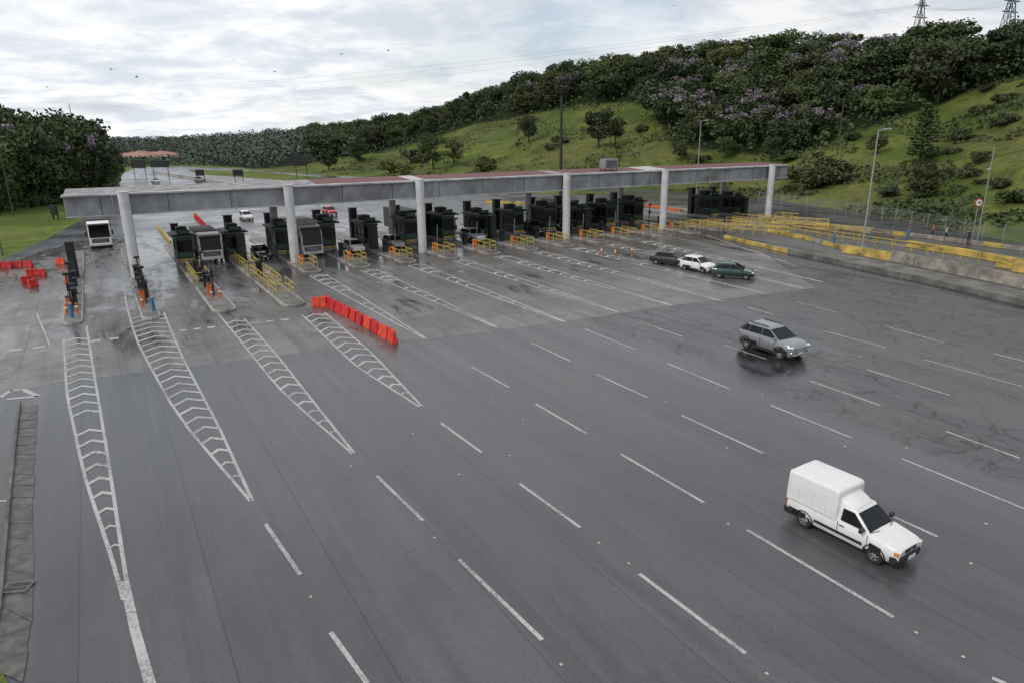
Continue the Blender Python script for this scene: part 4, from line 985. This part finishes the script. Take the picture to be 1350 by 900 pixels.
def car(label,loc,ang,L,Wd,Ht,kind,paint,group='cars on the plaza',trim=None,det=True):
    t_=thing('car',label,'car',loc,ang,group); a=L/2; w_=Wd/2; suv=kind=='suv'; b=Ht*(.665 if suv else .635); zb=.2 if not suv else .26
    if suv: T=[(-1,zb+.25,.80,.74),(-.985,zb+.10,.97,.86),(-.94,zb+.02,1.04,.95),(-.7,zb,1.03,1),(-.2,zb,.99,1),(.3,zb,.97,1),(.46,zb,.965,.995),(.60,zb,.95,.99),(.74,zb+.02,.925,.975),(.86,zb+.03,.88,.94),(.94,zb+.05,.82,.88),(.98,zb+.1,.74,.80),(1,zb+.2,.62,.70)]
    else: T=[(-1,zb+.2,.74,.80),(-.985,zb+.08,.92,.90),(-.94,zb+.02,1,.96),(-.7,zb,1,1),(-.2,zb,.985,1),(.3,zb,.97,1),(.46,zb,.955,.99),(.70,zb,.90,.975),(.86,zb+.02,.83,.93),(.95,zb+.05,.74,.84),(.985,zb+.1,.64,.76),(1,zb+.18,.52,.68)]
    o=body_loft([(x*a,z0,zt*b,f*w_) for x,z0,zt,f in T],.05).build('body',paint,t_,fixn=True); wr=.30 if not suv else .37; fx,rx_=.63*a,-.62*a
    arch_cut(o,[(fx,wr),(rx_,wr)],wr+.055,w_)
    gh={'hatch':(-.95*a,-.70*a,.06*a,.52*a),'suv':(-.98*a,-.70*a,.10*a,.56*a),'sedan':(-.78*a,-.42*a,.08*a,.52*a)}[kind]+(b-.02,Ht,w_*.93,w_*(.74 if suv else .70))
    greenhouse(t_,gh,paint,[-a*.95,-.56*a,-.10*a,a] if suv else [-a*.95,-.60*a,-.12*a,a],bv=.13 if suv else .10,low=.07,top=.12)
    for x in (fx,rx_):
        for s in (-1,1): make_wheel(wr,.22,t_,x,s*(w_-.12))
    for s in (-1,1):
        if suv:
            m=MB(); m.box((.925*a,s*.74*w_,.78*b),(.30,.42,.08),rz=-s*.5); m.build('headlight',lampg,t_,bev=.03)
            m=MB(); m.box((.95*a,s*.74*w_,.50*b),(.14,.20,.12),rz=-s*.4); m.build('fog_lamp',lampg,t_,bev=.02)
        else:
            m=MB(); m.box((.925*a,s*.72*w_,.72*b),(.28,.34,.10),rz=-s*.5); m.build('headlight',lampg,t_,bev=.03)
        m=MB(); m.box((-.965*a,s*.78*w_,.85*b),(.12,.26,.16),rz=s*.3); m.build('taillight',redl,t_,bev=.03)
        m=MB(); m.box((.44*a,s*(w_+.08),b+.07),(.14,.22,.15)); m.build('mirror',paint if suv else blkpl,t_,bev=.05)
        m=MB(); m.box((0,s*(w_-.005),zb+.12),(L*.36,.06,.16 if suv else .09)); m.build('sill',blkpl,t_)
        if suv:
            m=MB(); m.tube((-.62*a,s*w_*.67,Ht+.05),(.04*a,s*w_*.67,Ht+.05),.032,n=6); m.build('roof_rail',blkpl,t_)
            for x in (fx,rx_):
                n=18; rg=[[(x+cos(pi*k/n)*q,s*y,wr+sin(pi*k/n)*q) for q,y in ((wr+.05,w_-.03),(wr+.11,w_-.03),(wr+.11,w_+.015),(wr+.05,w_+.015))] for k in range(n+1)]
                m=MB(); m.loft(rg); m.build('arch_trim',blkpl,t_,smooth=40,fixn=True)
        m=MB(); m.box((-.02*a,s*(w_+.0),b*.86),(.16,.04,.03)); m.build('door_handle',paint,t_)
        for x in (.42*a,-.11*a): m=MB(); m.box((x,s*(w_-.002),b*.62),(.014,.02,b*.55)); m.build('door_seam',under,t_)
    m=MB(); m.box((.975*a,0,(.62 if suv else .56)*b),(.10,w_*1.2,.22 if suv else .17)); m.build('grille',blkpl,t_,bev=.05)
    m=MB(); m.box((.985*a,0,.36*b),(.1,w_*1.35,.12)); m.build('lower_intake',blkpl if not suv else rimm,t_,bev=.03)
    m=MB(); m.box((1.0*a+.03,0,.46*b),(.02,.38,.11)); m.build('number_plate',platem,t_)
    return t_
def wheelpos(r_,f_,wd):
    A=G(*r_);B=G(*f_); d=(B-A); d.z=0; d.normalize(); n=Vector((-d.y,d.x,0)); c=(A+B)/2+n*wd/2; return Vector((c.x,c.y,.004)),math.atan2(d.y,d.x)
lc,an=wheelpos((985,460),(1024,473),1.8); car('metallic grey sport utility car driving past a puddle in the middle of the plaza',lc,an,4.3,1.88,1.74,'suv',silver)
car('white hatchback between the black car and the dark green car',G(920,357,.006),AL+.12,3.6,1.64,1.5,'hatch',white)
car('dark green hatchback at the right of the three waiting cars',G(966,366,.006),AL+.62,4.0,1.7,1.45,'hatch',greenp)
car('black saloon car at the left of the three cars past the booths',G(884,349,.006),AL+.35,4.3,1.72,1.42,'sedan',blackp)
LN=lambda k:IP(k)+PITCH/2
car('dark saloon car in the lane between the fourth and fifth islands',W(LN(3),-6.5,.006),AL,4.3,1.74,1.5,'sedan',blackp,'cars in the toll lanes')
car('white saloon car in the lane right of the box truck',W(LN(5),-5.0,.006),AL,4.3,1.74,1.5,'sedan',white,'cars in the toll lanes')
car('silver hatchback two lanes right of the box truck',W(LN(6),-5.5,.006),AL,4.1,1.72,1.55,'hatch',silver2,'cars in the toll lanes')
car('silver sport utility car stopped at a booth under the middle of the canopy',W(LN(8),-4.5,.006),AL,4.5,1.85,1.75,'suv',silver2,'cars in the toll lanes')
car('dark sport utility car at the booth right of the middle of the canopy',W(LN(10),-7.0,.006),AL,4.5,1.85,1.75,'suv',blackp,'cars in the toll lanes')
car('dark hatchback in the lane right of the dark sport utility car',W(LN(11),-9.0,.006),AL,4.0,1.72,1.5,'hatch',blackp,'cars in the toll lanes')
car('white car waiting behind the canopy above the dark saloon',G(325,290,.006),AL,4.3,1.74,1.5,'hatch',white,'cars behind the canopy')
car('red car waiting behind the canopy above the box truck',G(435,284,.006),AL,4.2,1.74,1.55,'suv',redp,'cars behind the canopy')
car('small pale car far away on the approach road, left one',G(205,242,.006),AL+.1,4.3,1.75,1.6,'suv',silver2,'cars behind the canopy')
car('small dark car far away on the approach road, right one',G(262,240,.006),AL+.1,4.3,1.75,1.6,'suv',silver,'cars behind the canopy')
# white van
lc,an=wheelpos((1060.5,694.5),(1149,740),1.42)
v=thing('delivery_van','small white delivery van with tall rear box driving at the lower right','van',lc,an)
o=body_loft([(-2.04,.42,.84,.70),(-2.02,.32,.90,.75),(-1.9,.27,.92,.79),(-1.2,.25,.92,.80),(0,.25,.92,.80),(.9,.25,.93,.80),(1.1,.25,.92,.795),(1.5,.25,.86,.785),(1.85,.26,.80,.76),(1.98,.28,.76,.72),(2.02,.32,.72,.68)]).build('body',white,v,fixn=True)
arch_cut(o,[(1.30,.29),(-1.28,.29)],.35,.80)
gh=(-.35,-.2,.42,1.06,.91,1.46,.745,.60)
greenhouse(v,gh,white,[.0,.98],'cab')
m=MB(); r_=[]
def sec(x,w0,w1,z0,z1,rr=.2):
    pts=[(x,-w0,z0),(x,-w0,z0+.35),(x,-(w0*.55+w1*.45),z0+(z1-z0)*.6)]
    for k in range(6): q=k/5*pi/2; pts.append((x,-(w1-rr+rr*cos(q)),z1-rr+rr*sin(q)))
    pts.append((x,0,z1+.02)); return pts+[(p_[0],-p_[1],p_[2]) for p_ in reversed(pts[:-1])]
for x,w0,w1,z1,rr in ((-2.03,.79,.75,1.91,.07),(-2.01,.805,.77,1.94,.08),(-1.9,.81,.775,1.95,.08),(-.28,.81,.775,1.95,.08),(-.19,.81,.77,1.94,.09),(-.13,.80,.75,1.90,.10),(-.11,.79,.72,1.85,.10)): r_.append(sec(x,w0,w1,.88,z1,rr))
m.loft(r_); m.build('cargo_box',white,v,smooth=35,fixn=True)
m=MB(); r_=[]
for x,w1,z1 in ((-.14,.62,1.68),(.05,.60,1.62),(.25,.56,1.54),(.40,.50,1.47)): r_.append([(x,-w1,1.42),(x,-w1*.96,z1-.06),(x,-w1*.8,z1),(x,w1*.8,z1),(x,w1*.96,z1-.06),(x,w1,1.42)])
m.loft(r_); m.build('roof_fairing',white,v,smooth=50,fixn=True)
for s in (-1,1):
    m=MB(); m.box((-1.1,s*.822,.94),(1.7,.015,.03)); m.build('box_trim',platem,v)
    for x in (-1.55,-1.0,-.5): m=MB(); m.box((x,s*.800,1.3),(.02,.02,.62),rx=s*.05); m.build('box_rib',platem,v)
    m=MB(); m.box((0.0,s*.803,.50),(1.75,.03,.10)); m.build('side_moulding',blkpl,v,bev=.01)
    for x in (-.02,1.02): m=MB(); m.box((x,s*.803,.70),(.014,.01,.42)); m.build('door_seam',under,v)
    m=MB(); m.box((.12,s*.808,.80),(.17,.03,.035)); m.build('door_handle',blkpl,v,bev=.01)
    m=MB(); m.box((.86,s*.90,1.03),(.12,.22,.17)); m.build('mirror',blkpl,v,bev=.04)
    m=MB(); m.box((1.985,s*.50,.665),(.10,.34,.15),rz=-s*.12); m.build('headlight',lampg,v,bev=.02)
    m=MB(); m.box((1.955,s*.705,.665),(.14,.08,.14),rz=-s*.2); m.build('indicator',amber,v,bev=.02)
    m=MB(); m.box((-2.03,s*.70,.72),(.05,.14,.26)); m.build('taillight',redl,v,bev=.02)
    m=MB(); m.box((.62,s*.50,.975+.02),(.015,.40,.015),rz=s*.25); m.v=[(x+.47,y,z-.03) for x,y,z in m.v]; m.build('wiper',blkpl,v)
m=MB(); r_=[]
for y in (-.80,-.74,-.5,0,.5,.74,.80): r_.append([(1.80 if abs(y)>.79 else 1.9,y,.30),(2.06 if abs(y)<.7 else (1.98 if abs(y)<.77 else 1.86),y,.30),(2.09 if abs(y)<.7 else (2.0 if abs(y)<.77 else 1.88),y,.40),(2.05 if abs(y)<.7 else (1.97 if abs(y)<.77 else 1.86),y,.55),(1.80 if abs(y)>.79 else 1.9,y,.55)])
m.loft(r_); m.build('front_bumper',blkpl,v,smooth=40,fixn=True)
m=MB(); m.box((-2.03,0,.42),(.16,1.58,.22)); m.build('rear_bumper',blkpl,v,bev=.04)
m=MB(); m.box((-1.86,-.80,.42),(.3,.05,.22)); m.box((-1.86,.80,.42),(.3,.05,.22)); m.build('bumper_side',blkpl,v,bev=.02)
m=MB(); m.box((2.03,0,.665),(.04,.62,.13)); m.build('grille',blkpl,v,bev=.01)
m=MB(); m.box((2.055,0,.665),(.012,.12,.06)); m.build('badge',rimm,v)
m=MB(); m.box((2.10,0,.43),(.015,.40,.12)); m.build('number_plate',platem,v)
for x in (1.30,-1.28):
    for s in (-1,1): make_wheel(.29,.17,v,x,s*.70)
    for s in (-1,1):
        n=18; rg=[[(x+cos(pi*k/n)*q,s*y,.29+sin(pi*k/n)*q) for q,y in ((.345,.79),(.385,.79),(.385,.812),(.345,.812))] for k in range(n+1)]
        m=MB(); m.loft(rg); m.build('arch_trim',blkpl,v,smooth=40,fixn=True)
# trucks
def truck(label,loc,ang,cabm,boxm,Hc,Wd,Lb,Hb,cat='truck',group='trucks in the toll lanes'):
    t_=thing('truck',label,cat,loc,ang,group); w_=Wd/2
    m=MB(); r_=[[(-2.0,y,.55),(-.05,y,.55),(0,y,.75),(-.03,y,1.35),(-.28,y,Hc-.25),(-.5,y,Hc),(-2.0,y,Hc+.15)] for y in (-w_,-w_*.94,w_*.94,w_)]
    m.loft(r_); m.build('cab',cabm,t_,bev=.08,seg=3,fixn=True)
    m=MB(); q=[(-.035,-w_*.92,1.38),(-.035,w_*.92,1.38),(-.265,w_*.90,Hc-.32),(-.265,-w_*.90,Hc-.32)]; m.loft([[(x-.06,y,z) for x,y,z in q],[(x+.014,y,z) for x,y,z in q]]); m.build('windshield',glass,t_,fixn=True)
    m=MB(); m.box((.01,0,1.0),(.05,w_*1.5,.55)); m.build('grille',blkpl,t_,bev=.02)
    for k in range(3): m=MB(); m.box((.045,0,.85+.15*k),(.02,w_*1.25,.05)); m.build('grille_bar',rimm,t_)
    m=MB(); m.box((-.02,0,.52),(.2,Wd,.34)); m.build('bumper',cabm,t_,bev=.05)
    m=MB(); m.box((-.12,0,Hc-.2),(.4,w_*1.9,.2),ry=.2); m.build('sun_visor',blkpl,t_,bev=.02)
    for s in (-1,1):
        m=MB(); m.box((.05,s*w_*.78,.6),(.08,.36,.17)); m.build('headlight',lampg,t_,bev=.02)
        m=MB(); m.box((-.25,s*(w_+.22),1.95),(.14,.2,.6)); m.build('mirror',blkpl,t_,bev=.03)
        m=MB(); m.box((-1.1,s*(w_+.0),1.9),(.8,.03,.65)); m.build('window',glass,t_)
        make_wheel(.48,.28,t_,-1.0,s*(w_-.16)); make_wheel(.48,.3,t_,-Lb*.72-2,s*(w_-.16)); make_wheel(.48,.3,t_,-Lb*.72-.9,s*(w_-.16))
    m=MB(); m.box((-2.2-Lb/2,0,.95+(Hb-.95)/2),(Lb,Wd,Hb-.95)); m.build('cargo_box',boxm,t_,bev=.05)
    m=MB(); m.box((-1.1-Lb/2,0,.75),(Lb+1.6,.9,.25)); m.build('chassis',darksteel,t_)
    return t_
tgrey=mat('tarp_grey',(.25,.25,.24),.7,var=.2); tdark=mat('tarp_dark',(.05,.05,.05),.8,var=.3)
truck('white cabbed lorry in the leftmost lane beyond the canopy',W(LN(0),-25,.006),AL,white,tdark,3.2,2.5,11,3.5)
truck('white lorry in the lane between the third and fourth islands',W(LN(2),-6.0,.006),AL,white,tdark,3.1,2.4,6,3.3)
truck('large box truck in the lane right of the second canopy column',W(LN(4),-3.5,.006),AL,mat('lorry_pale',(.45,.46,.47),.4,coat=.3),mat('box_grey',(.35,.35,.35),.7),3.5,2.5,8,4.0)
truck('dark lorry waiting between booths left of the middle columns',W(LN(7),-10.5,.006),AL,mat('lorry_dark',(.06,.065,.07),.4,coat=.3),tdark,3.2,2.5,7,3.7)
truck('dark lorry waiting between booths right of the middle column',W(LN(12),-10.0,.006),AL,mat('lorry_green',(.02,.05,.04),.4,coat=.3),tdark,3.2,2.5,7,3.7)
# ---------------------------------------------------------------- birds
bm_=MB(); r_=[]
for x,r in ((-.22,.01),(-.12,.05),(0,.07),(.12,.05),(.2,.02)): r_.append([(x,cos(k*pi/3)*r,sin(k*pi/3)*r) for k in range(6)])
bm_.loft(r_)
for s in (-1,1): bm_.loft([[(-.08,s*.04,.02),(.08,s*.04,.02),(.08,s*.04,.03),(-.08,s*.04,.03)],[(-.06,s*.3,.12),(.05,s*.3,.12),(.05,s*.3,.125),(-.06,s*.3,.125)],[(-.1,s*.6,.05),(-.06,s*.6,.05),(-.06,s*.6,.055),(-.1,s*.6,.055)]])
b0=None
for k,(u,v_) in enumerate(((147,92),(180,102),(62,115),(362,95),(450,72),(512,67),(888,8),(308,80))):
    if b0 is None: b0=bm_.build('bird',blackp,fixn=True); o=b0
    else: o=b0.copy(); COL.objects.link(o)
    d=ray(u,v_); o.location=CAM+d*(130+k*6); o.rotation_euler=(random.uniform(-.4,.4),0,random.random()*6); o.scale=(1.5,)*3
    tag(o,'tiny dark bird flying in the cloudy sky, %s from the left'%['second','third','first','fifth','sixth','seventh','the last one at the top','fourth'][k],'bird','birds in the sky')
